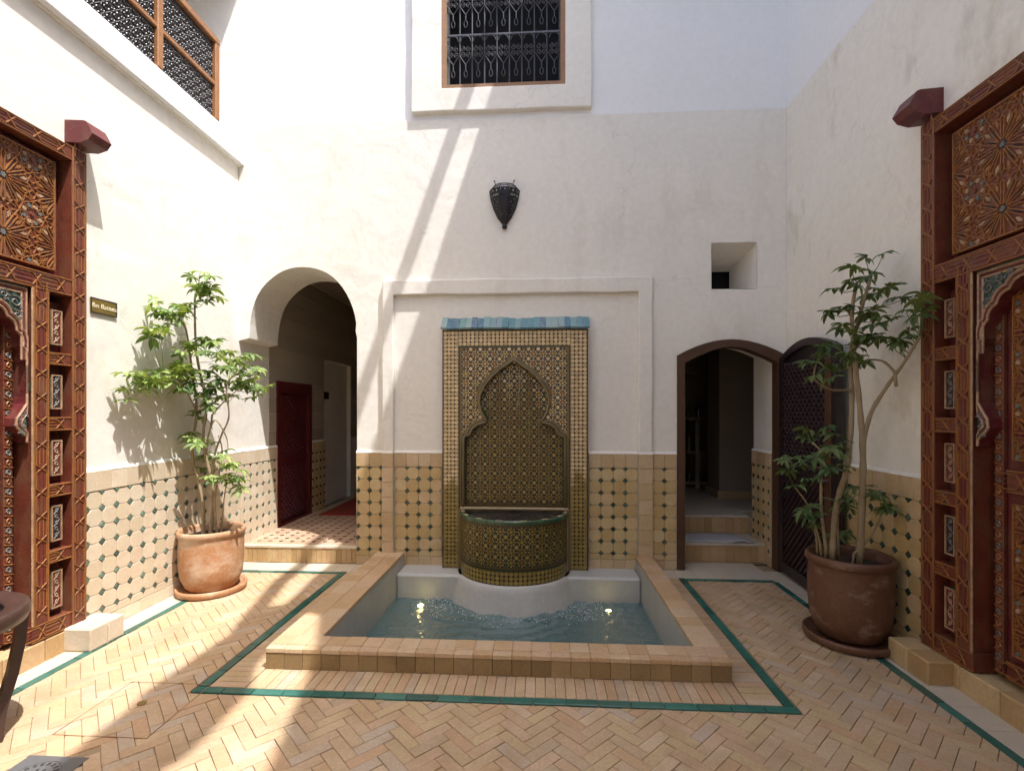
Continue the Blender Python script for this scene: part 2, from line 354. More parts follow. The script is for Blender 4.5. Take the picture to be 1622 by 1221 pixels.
def leaf_mat(name, c1, c2, c3):
    m = bpy.data.materials.new(name); m.use_nodes = True; nt = m.node_tree; L = nt.links
    b = nt.nodes['Principled BSDF']; b.inputs['Roughness'].default_value = .5; b.inputs['Specular IOR Level'].default_value = .35
    oi = nd(nt, 'ShaderNodeObjectInfo'); at = nd(nt, 'ShaderNodeAttribute', attribute_name='Col')
    sep = nd(nt, 'ShaderNodeSeparateColor'); L.new(at.outputs['Color'], sep.inputs[0])
    ad = nd(nt, 'ShaderNodeMath', operation='ADD'); L.new(oi.outputs['Random'], ad.inputs[0]); L.new(sep.outputs[0], ad.inputs[1])
    ml = nd(nt, 'ShaderNodeMath', operation='MULTIPLY'); ml.inputs[1].default_value = .5; L.new(ad.outputs[0], ml.inputs[0])
    rp = nd(nt, 'ShaderNodeValToRGB'); e = rp.color_ramp.elements
    e[0].color = (*c1, 1); e[1].color = (*c3, 1); k = e.new(.5); k.color = (*c2, 1)
    L.new(ml.outputs[0], rp.inputs[0]); L.new(rp.outputs[0], b.inputs['Base Color'])
    tr = nd(nt, 'ShaderNodeBsdfTranslucent'); hs = nd(nt, 'ShaderNodeMix', data_type='RGBA', blend_type='MULTIPLY'); hs.inputs[0].default_value = 1
    L.new(rp.outputs[0], hs.inputs[6]); hs.inputs[7].default_value = (1.4, 1.3, .5, 1); L.new(hs.outputs[2], tr.inputs[0])
    mx = nd(nt, 'ShaderNodeMixShader'); mx.inputs[0].default_value = .3
    L.new(b.outputs[0], mx.inputs[1]); L.new(tr.outputs[0], mx.inputs[2]); L.new(mx.outputs[0], nt.nodes['Material Output'].inputs['Surface'])
    return m
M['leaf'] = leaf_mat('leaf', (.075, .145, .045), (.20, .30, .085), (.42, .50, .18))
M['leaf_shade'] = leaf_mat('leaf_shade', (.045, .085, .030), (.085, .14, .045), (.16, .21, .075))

def water_mat(name, tint, murk, amt, bscale, bstr):
    m = bpy.data.materials.new(name); m.use_nodes = True; nt = m.node_tree; L = nt.links
    b = nt.nodes['Principled BSDF']; b.inputs['Base Color'].default_value = (*tint, 1); b.inputs['Roughness'].default_value = .03
    b.inputs['IOR'].default_value = 1.33; b.inputs['Transmission Weight'].default_value = 1.0
    d = nd(nt, 'ShaderNodeBsdfDiffuse'); d.inputs[0].default_value = (*murk, 1)
    pos = nd(nt, 'ShaderNodeNewGeometry').outputs['Position']
    n = nd(nt, 'ShaderNodeTexNoise'); n.inputs['Scale'].default_value = bscale; n.inputs['Detail'].default_value = 4; n.inputs['Distortion'].default_value = .6; L.new(pos, n.inputs['Vector'])
    bp = nd(nt, 'ShaderNodeBump'); bp.inputs['Strength'].default_value = bstr; bp.inputs['Distance'].default_value = .03
    L.new(n.outputs[0], bp.inputs['Height']); L.new(bp.outputs[0], b.inputs['Normal']); L.new(bp.outputs[0], d.inputs['Normal'])
    mx = nd(nt, 'ShaderNodeMixShader'); mx.inputs[0].default_value = amt
    L.new(b.outputs[0], mx.inputs[1]); L.new(d.outputs[0], mx.inputs[2]); L.new(mx.outputs[0], nt.nodes['Material Output'].inputs['Surface'])
    return m
M['water'] = water_mat('water', (.30, .56, .60), (.055, .15, .17), .58, 24, .40)
M['basin_water'] = water_mat('basin_water', (.55, .6, .62), (.05, .045, .05), .35, 40, .7)
M['stream'] = water_mat('stream', (.95, .97, 1.0), (.75, .78, .8), .35, 60, .3)
def emit_mat(name, c, s):
    m = bpy.data.materials.new(name); m.use_nodes = True; nt = m.node_tree
    e = nd(nt, 'ShaderNodeEmission'); e.inputs[0].default_value = (*c, 1); e.inputs[1].default_value = s
    nt.links.new(e.outputs[0], nt.nodes['Material Output'].inputs['Surface']); return m
M['lamp_glow'] = emit_mat('lamp_glow', (1.0, .76, .26), 13)

# ================================================================= FLOOR
floor_mb = MB()
POOL = (-1.66, 1.09, -2.05, 0.0)           # outer rectangle of the pool kerb
BZ = -.010
for a, b in (((XL - .4, -7.4, -.5), (-1.60, .2, BZ)), ((1.04, -7.4, -.5), (XR + .4, .2, BZ)), ((-1.60, -7.4, -.5), (1.04, -2.0, BZ)), ((-1.60, -.02, -.5), (1.04, .2, BZ))):
    floor_mb.box(a, b)
floor = floor_mb.build('floor', M['floor_grout']); tag(floor, kind='structure')

# --- herringbone brick paving
BL, BW, GAP = .186, .062, .0024
OUT = (-2.885, 2.10, -4.3, -.325)            # x0 x1 y0 y1 of the paved field
INN = (-1.945, 1.345, -2.325, 10)            # green border round the pool
def clip(poly, x0, x1, y0, y1):
    for ax, val, sg in ((0, x0, 1), (0, x1, -1), (1, y0, 1), (1, y1, -1)):
        out = []
        for i in range(len(poly)):
            p, q = poly[i], poly[(i + 1) % len(poly)]
            dp, dq = (p[ax] - val) * sg, (q[ax] - val) * sg
            if dp >= 0: out.append(p)
            if (dp >= 0) != (dq >= 0):
                t = dp / (dp - dq); out.append((p[0] + (q[0] - p[0]) * t, p[1] + (q[1] - p[1]) * t))
        poly = out
        if len(poly) < 3: return []
    return poly
def area(p): return abs(sum(p[i][0] * p[(i + 1) % len(p)][1] - p[(i + 1) % len(p)][0] * p[i][1] for i in range(len(p)))) / 2
c45 = math.cos(R(45)); N2 = 3; full = []; parts_ = []
def rot(x, y): return ((x - y) * c45 * BW - .30, (x + y) * c45 * BW - 2.4)
rng = random.Random(5)
for i in range(-95, 96):
    for m_ in range(-26, 27):
        for kind in (0, 1):
            if kind == 0: x0, y0, w, h = i + 2 * N2 * m_, i, N2, 1
            else: x0, y0, w, h = i, i - 2 * N2 + 1 + 2 * N2 * m_, 1, N2
            if kind == 0 and not (-95 < x0 < 95): continue
            if kind == 1 and not (-95 < y0 < 95): continue
            g = GAP / BW / 2 + rng.uniform(0, .012)
            poly = [rot(x0 + g, y0 + g), rot(x0 + w - g, y0 + g), rot(x0 + w - g, y0 + h - g), rot(x0 + g, y0 + h - g)]
            cx = sum(p[0] for p in poly) / 4; cyy = sum(p[1] for p in poly) / 4
            if not (OUT[0] - .15 < cx < OUT[1] + .15 and OUT[2] - .15 < cyy < OUT[3] + .15): continue
            whole = all(OUT[0] <= p[0] <= OUT[1] and OUT[2] <= p[1] <= OUT[3] for p in poly) and not clip(poly, *INN)
            if whole: full.append((cx, cyy, R(45) if kind == 0 else R(135)))
            else:
                for rect in ((OUT[0], INN[0], OUT[2], OUT[3]), (INN[1], OUT[1], OUT[2], OUT[3]), (INN[0], INN[1], OUT[2], INN[2])):
                    pp = clip(poly, *rect)
                    if len(pp) > 2 and area(pp) > .0006: parts_.append(pp)
def brick_mesh(mb, poly, z0, z1, c=(0, 0, 0, 0), bev=.0022):
    n = len(poly); cx = sum(p[0] for p in poly) / n; cyy = sum(p[1] for p in poly) / n
    size = math.sqrt(area(poly)); k = max(.5, 1 - 2 * bev / max(size, .01))
    def q(p): 
        d = V(p[0] - cx, p[1] - cyy); L = d.length; return (cx + d.x * (1 - bev * 1.2 / L) if L > .004 else cx, cyy + d.y * (1 - bev * 1.2 / L) if L > .004 else cyy)
    lo = [(p[0], p[1], z0) for p in poly]; mi = [(p[0], p[1], z1 - bev) for p in poly]; hi = [(*q(p), z1) for p in poly]
    fs = [tuple(2 * n + i for i in range(n))]
    for i in range(n):
        j = (i + 1) % n; fs += [(i, j, n + j, n + i), (n + i, n + j, 2 * n + j, 2 * n + i)]
    mb.mesh(lo + mi + hi, fs, 0, c)
def visible(x, y):
    d = y + 4.93; return d > 2.0 and -1.12 * d < x < .98 * d
full.sort(key=lambda t: (not visible(t[0], t[1]), (t[0] ** 2 + (t[1] + 4.93) ** 2)))
bmb = MB(); brick_mesh(bmb, [(-BL / 2 + GAP / 2, -BW / 2 + GAP / 2), (BL / 2 - GAP / 2, -BW / 2 + GAP / 2), (BL / 2 - GAP / 2, BW / 2 - GAP / 2), (-BL / 2 + GAP / 2, BW / 2 - GAP / 2)], -.012, 0)
bmesh_brick = bmb.make('brick', M['brick'])
HATCH = (-2.345, -1.87, -2.70, -2.235)
DRAIN = (-2.30, -2.02, -3.10, -2.84)
def in_drain(x, y): return DRAIN[0] - .01 < x < DRAIN[1] + .01 and DRAIN[2] - .01 < y < DRAIN[3] + .01
for (x, y, a) in full[:300]:
    if in_drain(x, y): continue
    put('brick', bmesh_brick, floor, (x, y, rng.uniform(-.0022, .0012)), (rng.uniform(-.008, .008), rng.uniform(-.005, .005), a + rng.uniform(-.012, .012)))
st = MB()
for (x, y, a) in full[300:]:
    if in_drain(x, y): continue
    ca, sa = math.cos(a), math.sin(a); hl, hw = BL / 2 - GAP / 2, BW / 2 - GAP / 2
    poly = [(x + ca * u - sa * v, y + sa * u + ca * v) for u, v in ((-hl, -hw), (hl, -hw), (hl, hw), (-hl, hw))]
    brick_mesh(st, poly, -.012, rng.uniform(-.002, .001), (rng.random(), 0, 0, 0))
for pp in parts_: brick_mesh(st, pp, -.012, rng.uniform(-.002, .001), (rng.random(), 0, 0, 0))
st.build('brick_paving', M['brick'], floor, kind='stuff')
# --- green glazed border lines
def border(p, q, w=.052, L=.17):
    p = V(*p); q = V(*q); d = q - p; n = max(1, round(d.length / L)); l = d.length / n
    mb = MB(); mb.box((-l / 2 + .002, -w / 2, -.012), (l / 2 - .002, w / 2, .0015), bev=.002); me = mb.make('border_tile', M['green'])
    for i in range(n):
        c = p + d * ((i + .5) / n)
        put('border_tile', me, floor, (c.x, c.y, rng.uniform(-.001, .001)), (0, 0, math.atan2(d.y, d.x) + rng.uniform(-.004, .004)))
border((-1.94, -2.285), (1.34, -2.285)); border((-1.908, -2.25), (-1.908, -.25)); border((1.308, -2.25), (1.308, -.25))
border((-1.94, -.285), (-2.92, -.285), .045); border((1.34, -.285), (2.13, -.285), .045)
border((-2.915, -.31), (-2.915, -4.2), .055); border((2.128, -.31), (2.128, -4.2), .055)
# --- soldier courses between the green line and the kerb, and plain strips by the walls
sb = MB()
def course(x0, x1, y0, y1, along, step, rg=rng):
    n = max(1, round(((x1 - x0) if along == 'x' else (y1 - y0)) / step))
    for i in range(n):
        t0, t1 = i / n, (i + 1) / n; g = .0016
        if along == 'x': pl = [(x0 + (x1 - x0) * t0 + g, y0 + g), (x0 + (x1 - x0) * t1 - g, y0 + g), (x0 + (x1 - x0) * t1 - g, y1 - g), (x0 + (x1 - x0) * t0 + g, y1 - g)]
        else: pl = [(x0 + g, y0 + (y1 - y0) * t0 + g), (x1 - g, y0 + (y1 - y0) * t0 + g), (x1 - g, y0 + (y1 - y0) * t1 - g), (x0 + g, y0 + (y1 - y0) * t1 - g)]
        yield pl
cmesh = {}
for (x0, x1, y0, y1, al) in ((-1.66, 1.09, -2.252, -2.04, 'x'), (-1.875, -1.665, -2.252, -.25, 'y'), (1.095, 1.275, -2.252, -.25, 'y')):
    for pl in course(x0, x1, y0, y1, al, .056):
        cx = sum(p[0] for p in pl) / 4; cyy = sum(p[1] for p in pl) / 4
        if al not in cmesh or (al == 'y' and cmesh.get('yx') != x0):
            mb = MB(); brick_mesh(mb, [(p[0] - cx, p[1] - cyy) for p in pl], -.012, 0); cmesh[al] = mb.make('edging_brick', M['brick'])
            if al == 'y': cmesh['yx'] = x0
        put('edging_brick', cmesh[al], floor, (cx, cyy, rng.uniform(-.002, .001)), (0, 0, rng.uniform(-.008, .008)))
for (x0, x1, y0, y1, al, stp) in ((XL, -2.945, -4.2, 0, 'y', .2), (2.158, XR, -4.2, 0, 'y', .2), (-2.945, -1.67, -.26, .0, 'x', .17), (1.10, 2.158, -.26, .30, 'x', .17)):
    for pl in course(x0, x1, y0, y1, al, stp): brick_mesh(sb, pl, -.012, rng.uniform(-.003, -.001), (rng.random(), 0, 0, 0))
sb.build('edge_slabs', M['pale_stone'], floor, kind='stuff')
# far part of the floor behind the camera
fb = MB(); fb.box((XL, -7.0, -.011), (XR, -4.3, -.003)); fb.build('rear_paving', M['pale_stone'], floor)

# ================================================================= WALL TILING (dado)
def oct_mesh(pitch, cut, mt, thick=.010):
    h = pitch / 2 - .0012; k = cut
    poly = [(-h + k, -h), (h - k, -h), (h, -h + k), (h, h - k), (h - k, h), (-h + k, h), (-h, h - k), (-h, -h + k)]
    mb = MB(); lo = [(p[0], 0, p[1]) for p in poly]; hi = [(p[0] * .955, thick, p[1] * .955) for p in poly]; mi = [(p[0], thick * .75, p[1]) for p in poly]
    fs = [tuple(16 + i for i in range(8))]
    for i in range(8):
        j = (i + 1) % 8; fs += [(i, j, 8 + j, 8 + i), (8 + i, 8 + j, 16 + j, 16 + i)]
    mb.mesh(lo + mi + hi, fs); return mb.make('tile', mt)
def dia_mesh(r, mt, thick=.011):
    mb = MB(); poly = [(-r, 0), (0, -r), (r, 0), (0, r)]; mb.plate(poly, 0, thick, k=.86); return mb.make('cabochon', mt)
PIT = .1195; Z0 = .152                              # tile pitch, lowest row of joints
OCT = {k: oct_mesh(PIT, .027, M[k]) for k in ('dado', 'dado_sunlit', 'dado_plain', 'red_tile')}
DIA = dia_mesh(.0262, M['cabochon']); DIW = dia_mesh(.0235, mat('sunlit_cabochon', (.10, .15, .115), .3, var=.5, vscale=30, vcol=(.17, .22, .18), objvar=.45)); DIB = dia_mesh(.024, mat('brown_cabochon', (.075, .030, .024), .3, objvar=.4))  # second diamond is paler for the sunlit wall, sun put into its colour
def rect_mesh(w, h, mt, name='tile', t=.010):
    mb = MB(); mb.box((-w / 2 + .0012, 0, -h / 2 + .0012), (w / 2 - .0012, t, h / 2 - .0012), bev=.0025); return mb.make(name, mt)
def dado(parent, p0, p1, rz, mt, cols=None, full_plain=False, lo=0.0):
    """tiled dado along the wall line p0 -> p1 (front faces along local +y after rotation rz)"""
    p0 = V(*p0); p1 = V(*p1); d = p1 - p0; L = d.length; d /= L; ang = rz
    out = V(-math.sin(ang), math.cos(ang))
    bk_ = MB(); a = p0; b = p1; n0 = out * .008
    def pt(u, w, z): q = p0 + d * u + out * w; return (q.x, q.y, z)
    bk_.mesh([pt(0, -.0, lo), pt(L, -.0, lo), pt(L, .012, lo), pt(0, .012, lo), pt(0, 0, 1.128), pt(L, 0, 1.128), pt(L, .012, 1.128), pt(0, .012, 1.128)],
             [(0, 1, 2, 3), (4, 5, 6, 7), (0, 1, 5, 4), (1, 2, 6, 5), (2, 3, 7, 6), (3, 0, 4, 7)])
    bk_.build('dado_bed', M['grout'], parent)
    def place(nm, me, u, z, w=.012, tilt=True):
        q = p0 + d * u + out * (w + rng.uniform(-.0012, .0012))
        put(nm, me, parent, (q.x, q.y, z), (rng.uniform(-.02, .02) if tilt else 0, rng.uniform(-.02, .02) if tilt else 0, ang + (rng.uniform(-.018, .018) if tilt else 0)))
    lg = MB(); lg.mesh([pt(0, 0, 1.134), pt(L, 0, 1.134), pt(L, .026, 1.134), pt(0, .026, 1.134), pt(0, 0, 1.156), pt(L, 0, 1.156), pt(L, .016, 1.152), pt(0, .016, 1.152)], [(0, 1, 2, 3), (4, 5, 6, 7), (0, 1, 5, 4), (1, 2, 6, 5), (2, 3, 7, 6), (3, 0, 4, 7)]); lg.build('dado_ledge', M['plaster'], parent)
    zt = Z0 + 7 * PIT
    # cap course
    n = max(1, round(L / .125)); cw = L / n; cm = rect_mesh(cw, 1.135 - zt - .006, M['dado_plain'] if mt == 'dado' else M['dado_sunlit'], 'cap_tile', .013)
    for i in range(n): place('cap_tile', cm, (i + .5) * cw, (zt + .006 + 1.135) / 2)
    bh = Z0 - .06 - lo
    bm_ = rect_mesh(cw, bh, M['dado_plain'] if mt == 'dado' else M['dado_sunlit'], 'base_tile')
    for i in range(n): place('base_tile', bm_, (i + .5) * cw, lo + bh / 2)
    if full_plain:
        h = .155; k = 6; hh = (zt + .003 - (Z0 - .057)) / k; pm = rect_mesh(L, hh, M['dado_plain'], 'tile')
        for j in range(k): place('tile', pm, L / 2, Z0 - .057 + (j + .5) * hh)
        return
    nc = cols or max(1, int(L / PIT)); rest = (L - nc * PIT) / 2
    if rest > .012:
        hh = (zt - Z0 + .06) / 6
        for u in (rest / 2, L - rest / 2):
            pm = rect_mesh(rest, hh, M['dado_plain'] if mt == 'dado' else M['dado_sunlit'])
            for j in range(6): place('tile', pm, u, Z0 - .06 + (j + .5) * hh)
    hm = rect_mesh(PIT, .056, M[mt])
    for i in range(nc):
        u = rest + (i + .5) * PIT
        for j in range(7): place('tile', OCT[mt], u, Z0 + (j + .5) * PIT)
        place('tile', hm, u, Z0 - .030)
    for i in range(0 if rest > .012 else 1, nc + (1 if rest > .012 else 0)):
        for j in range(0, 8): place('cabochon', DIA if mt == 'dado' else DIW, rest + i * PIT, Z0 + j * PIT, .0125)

# ================================================================= BACK WALL
def arc(cx, cz, rx, rz, a0, a1, n): return [(cx + rx * math.cos(R(a0 + (a1 - a0) * i / n)), cz + rz * math.sin(R(a0 + (a1 - a0) * i / n))) for i in range(n + 1)]
bw = empty('courtyard_wall', 'cream plastered wall behind the fountain with round arch, iron window and niche', 'wall')
DX0, DX1 = 1.335, 2.36                       # side door opening
arch = [(-1.878, 0.0), (-1.878, 2.30), (-1.893, 2.375)] + arc(-2.452, 2.40, .565, .64, -2, 182, 26)[1:-1] + [(-3.018, 2.34), (-3.02, 2.31), (XL, 2.285)]
arch = arch[:3] + [(x + .006 * math.sin(z * 9 + x * 7), z + .005 * math.sin(x * 11)) for x, z in arch[3:-3]] + arch[-3:]
dtop = [(DX0, 0), (DX0, 2.10)] + [(DX0 + (DX1 - DX0) * t / 12, 2.10 + .155 * math.sin(PI * t / 12) ** .9) for t in range(1, 12)] + [(DX1, 2.10), (DX1, 0)]
lower = [(XL, 4.5)] + arch[::-1] + dtop + [(XR, 0), (XR, 4.5)]
nic = wob([(1.667, 2.749), (2.10, 2.749), (2.10, 3.20), (1.667, 3.20)], .007, .07)
T = lambda a, b, d: (a, d, b)
mb = MB()
mb.slab(lower, [nic], T, 0.0, .56)
soften(mb.build('lower_plaster', M['plaster'], bw), .010)
mb = MB()
win = [(-1.0, 4.79), (.24, 4.79), (.24, 6.45), (-1.0, 6.45)]
mb.slab([(-4.7, 4.5), (XR + .4, 4.5), (XR + .4, CEIL + .55), (-4.7, CEIL + .55)], [win], T, .018, .5)
mb.box((-4.7, .02, 4.0), (XL - .001, .5, 4.499))
mb.build('upper_plaster', M['plaster_upper'], bw)
# splayed light niche
mb = MB()
fr = [(1.668, .002, 2.750), (2.099, .002, 2.750), (2.099, .002, 3.199), (1.668, .002, 3.199)]
bkp = [(1.70, .52, 2.76), (2.03, .52, 2.76), (2.03, .52, 3.06), (1.70, .52, 3.06)]
mb.mesh(fr + bkp, [(0, 1, 5, 4), (1, 2, 6, 5), (2, 3, 7, 6), (3, 0, 4, 7)]); mb.build('niche_lining', M['plaster'], bw)
mb = MB(); mb.box((1.6, .56, 2.6), (2.2, 1.0, 3.2)); mb.build('niche_darkness', M['black'], bw)  # black block stands for the unlit room behind the niche
# plaster surround of the iron window
mb = MB(); mb.slab(wob([(-1.305, 4.556), (.497, 4.556), (.497, 6.6), (-1.305, 6.6)], .006), [win], T, -.045, .05); soften(mb.build('window_surround', M['plaster'], bw), .012)
mb = MB(); mb.slab([(-1.003, 4.787), (.243, 4.787), (.243, 6.453), (-1.003, 6.453)], [[(-.945, 4.83), (.192, 4.83), (.192, 6.41), (-.945, 6.41)]], T, -.03, .06); mb.build('window_frame', M['wood_old'], bw)
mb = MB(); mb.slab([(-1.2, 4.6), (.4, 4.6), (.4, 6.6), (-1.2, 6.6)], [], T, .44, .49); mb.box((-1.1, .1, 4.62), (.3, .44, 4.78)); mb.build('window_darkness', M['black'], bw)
# fountain alcove frame
mb = MB()
mb.slab(wob([(-1.60, 1.135), (-1.487, 1.135), (-1.487, 2.725), (.953, 2.725), (.953, 1.135), (1.09, 1.135), (1.09, 2.872), (-1.60, 2.872)], .006), [], T, -.048, .003)
mb.slab([(-1.60, .0), (-1.487, .0), (-1.487, 1.13), (-1.60, 1.13)], [], T, -.036, .0)
mb.slab([(.953, .0), (1.09, .0), (1.09, 1.13), (.953, 1.13)], [], T, -.036, .0)
soften(mb.build('alcove_frame', M['plaster'], bw), .013)
dado(bw, (-1.602, 0), (-1.878, 0), PI, 'dado', 2)
dado(bw, (-1.487, -.036), (-1.60, -.036), PI, 'dado', full_plain=True)
dado(bw, (-.985, 0), (-1.485, 0), PI, 'dado', 4)
dado(bw, (.951, 0), (.47, 0), PI, 'dado', 4)
dado(bw, (1.09, -.036), (.953, -.036), PI, 'dado', full_plain=True)
dado(bw, (DX0 - .01, 0), (1.092, 0), PI, 'dado', 2)

# iron grille of the window
gr = empty('window_grille', 'black wrought iron grille with scrolls filling the upper window', 'window grille', (-.375, -.012, 4.83))
n_b = 10; gx0, gx1 = -.57, .57; step = (gx1 - gx0) / 9
for i in range(n_b):
    mb = MB(); x = gx0 + i * step * .985 + .005
    mb.tube([(x, 0, 0), (x, 0, 1.58)], .0075, 6); mb.build('bar', M['iron'], gr)
for z in (.50, 1.00):
    mb = MB(); mb.box((-.57, -.008, z - .009), (.57, .008, z + .009)); mb.build('crossbar', M['iron'], gr)
sc = MB()
def spiral(cx, cz, r, a0, turns, sx=1):
    return [(cx + sx * r * (1 - .78 * t) * math.cos(a0 + turns * 2 * PI * t), -.012, cz + r * (1 - .78 * t) * math.sin(a0 + turns * 2 * PI * t)) for t in [k / 12 for k in range(13)]]
for z in (.33, .83, 1.33):
    for i in range(9):
        x = gx0 + (i + .5) * step
        for sx in (-1, 1):
            sc.tube(spiral(x + sx * .030, z + .025, .027, PI / 2, 1.3, sx), .0055, 4)
            sc.tube(spiral(x + sx * .030, z - .030, .027, -PI / 2, -1.3, sx), .0055, 4)
            sc.tube([(x + sx * .062, -.012, z - .04), (x + sx * .006, -.012, z - .125)], .005, 4)
        sc.tube([(x, -.012, z - .12), (x, -.012, z - .19)], .006, 5)
        sc.tube([(x + .017 * math.sin(a), -.012, z - .225 - .035 * math.cos(a)) for a in [2 * PI * k / 10 for k in range(11)]], .0045, 4)
    for i in range(9):
        x = gx0 + (i + .5) * step
        if z < 1.2: sc.tube([(x - .05 * math.cos(a), -.010, z + .105 + .055 * math.sin(a)) for a in [PI * k / 8 for k in range(9)]], .0045, 4)
sc.build('scrollwork', M['iron'], gr, kind='stuff')

# wall lantern
ln = empty('wall_lantern', 'black pierced metal lantern tapering to a ball, fixed high above the fountain', 'lantern', (-.365, 0, 3.42))
NF = 5
def ring(hw, dep): return [(hw * math.cos(PI * k / NF), -dep * math.sin(PI * k / NF)) for k in range(NF + 1)]
levels = [(.014, .02, .0), (.068, .055, .07), (.108, .075, .155), (.136, .09, .25), (.150, .10, .335), (.105, .07, .385)]
rings = [[(x, y - .012, z) for x, y in ring(hw, dp)] for hw, dp, z in levels]
for f in range(NF):
    mb = MB()
    for l in range(len(levels) - 1):
        q = [Vector(rings[l][f]), Vector(rings[l][f + 1]), Vector(rings[l + 1][f + 1]), Vector(rings[l + 1][f])]
        def bil(s, t): return (q[0] * (1 - s) + q[1] * s) * (1 - t) + (q[3] * (1 - s) + q[2] * s) * t
        holes = []
        if l >= 1:
            cols, rows = (4, 2) if l > 2 else (3, 3)
            for a in range(cols):
                for b_ in range(rows):
                    cxh, czh = (a + .5) / cols, (b_ + .5) / rows; rr = .115 if l >= 3 else .06
                    if l == 4 or (l == 3 and b_ == 0) or (a + b_) % 2 == 0: holes.append([(cxh - rr, czh), (cxh, czh - rr * 1.3), (cxh + rr, czh), (cxh, czh + rr * 1.3)])
        flat = [(0, 0), (1, 0), (1, 1), (0, 1)] + [p for h in holes for p in h]
        tr = tessellate_polygon([[Vector((p[0], p[1], 0)) for p in lp] for lp in [[(0, 0), (1, 0), (1, 1), (0, 1)]] + holes])
        mb.mesh([bil(*p) for p in flat], [tuple(t) for t in tr])
    mb.build('pierced_pane', M['lantern'], ln)
mb = MB()
for k in range(NF + 1): mb.tube([rings[l][k] for l in range(len(levels))], .005, 5)
for l in (3, 4, 5): mb.tube(rings[l], .005, 5)
mb.build('rib', M['lantern'], ln)
for f in (1, 4):
    mb = MB(); p = Vector(rings[5][f]); mb.tube([p, p + V(.012 if f == 1 else -.012, 0, .028)], .004, 5); mb.lathe([(.0, -.009), (.008, -.004), (.009, .003), (.0, .009)], 8, ctr=(p.x + (.013 if f == 1 else -.013), p.y, p.z + .033)); mb.build('finial', M['lantern'], ln)
mb = MB(); mb.lathe([(.0, -.052), (.016, -.046), (.026, -.03), (.022, -.012), (.012, -.002), (.016, .006), (.012, .014)], 14, ctr=(0, -.024, 0)); mb.build('ball', M['lantern'], ln, smooth=True)
mb = MB(); mb.box((-.06, -.012, .16), (.06, .0, .36)); mb.build('back_plate', M['lantern'], ln)

# ================================================================= LEFT WALL with gallery
lw = empty('courtyard_wall', 'sunlit white plastered wall behind the potted plant, with a gallery above', 'wall')
TL = lambda a, b, d: (d, a, b)
mb = MB()
mb.slab([(-7.0, 0), (-3.52, 0), (-3.52, 3.30), (-1.79, 3.30), (-1.79, 0), (0.72, 0), (.72, 1.912), (1.60, 1.912), (1.60, 0), (2.0, 0), (2.0, 2.3), (3.0, 2.3), (3.0, 0), (3.4, 0), (3.4, 4.08), (-7.0, 4.08)], [], TL, XL, XL - .4)
mb.build('plaster_face', M['plaster'], lw)
mb = MB(); mb.box((XL - .2, -7, 4.09), (XL + .062, .012, 4.32)); soften(mb.build('parapet', M['plaster_upper'], lw), .014)   # projecting ledge below the gallery
mb = MB(); mb.box((XL - .01, -7, 4.075), (XL + .022, .010, 4.09)); mb.build('ledge', M['plaster'], lw)
mb = MB(); mb.box((-4.7, -7, 4.0), (XL - .2, .02, 4.18)); mb.box((-4.8, -7, 4.0), (-4.6, .02, CEIL)); mb.box((-4.7, -7, 6.0), (-3.1, .02, CEIL)); mb.build('gallery_shell', M['plaster'], lw)
dado(lw, (XL, 0), (XL, -1.79), -PI / 2, 'dado_sunlit', 14)
# a wooden post in the gallery and its balustrade
bal = empty('balustrade', 'wooden gallery balustrade with dense dark carved panels above the left ledge', 'balustrade', (XL + .035, -.425, 4.32))
def bpost(y): mb = MB(); mb.box((-.03, y - .03, 0), (.03, y + .03, .77), bev=.006); mb.build('post', M['wood_light'], bal)
for k in range(6): bpost(-.70 * k)
for z, h, nm in ((.745, .03, 'top_rail'), (.33, .022, 'mid_rail')):
    mb = MB(); mb.box((-.035 if nm == 'top_rail' else -.022, -3.53, z - h), (.035 if nm == 'top_rail' else .022, .028, z + h), bev=.008); mb.build(nm, M['wood_light'], bal)
for k in range(5):
    for z0, z1 in ((.0, .308), (.352, .715)):
        mb = MB(); y1 = -.70 * k - .03; y0 = -.70 * (k + 1) + .03; s_ = .042
        mb.box((-.010, y0, z0), (-.004, y1, z1), m=1)
        ny = int((y1 - y0) / s_); nz = int((z1 - z0) / s_)
        for a in range(ny + 1):
            for b_ in range(nz + 1):
                yy = y0 + (a + .5) * s_ ; zz = z0 + (b_ + .5) * s_
                if yy > y1 - .01 or zz > z1 - .01: continue
                sp = [(.002, yy + .017 * (1 - .6 * t) * math.cos(5.5 * t + (a % 2) * PI), zz + .017 * (1 - .6 * t) * math.sin(5.5 * t + (b_ % 2) * PI)) for t in [q / 7 for q in range(8)]]
                mb.tube(sp, .0042, 4, cap=False)
                mb.tube([(.0, yy - .02, zz - .02), (.0, yy + .02, zz + .02)] if (a + b_) % 2 else [(.0, yy - .02, zz + .02), (.0, yy + .02, zz - .02)], .004, 4, cap=False)
        mb.build('carved_panel', [M['iron_scroll'], M['wood_dark']], bal)
mb = MB(); mb.box((-3.75, -.78, 4.18), (-3.60, -.62, 6.0)); gp = mb.build('gallery_post', M['wood_frame']); tag(gp, 'dark square wooden post inside the gallery behind the balustrade', 'post')

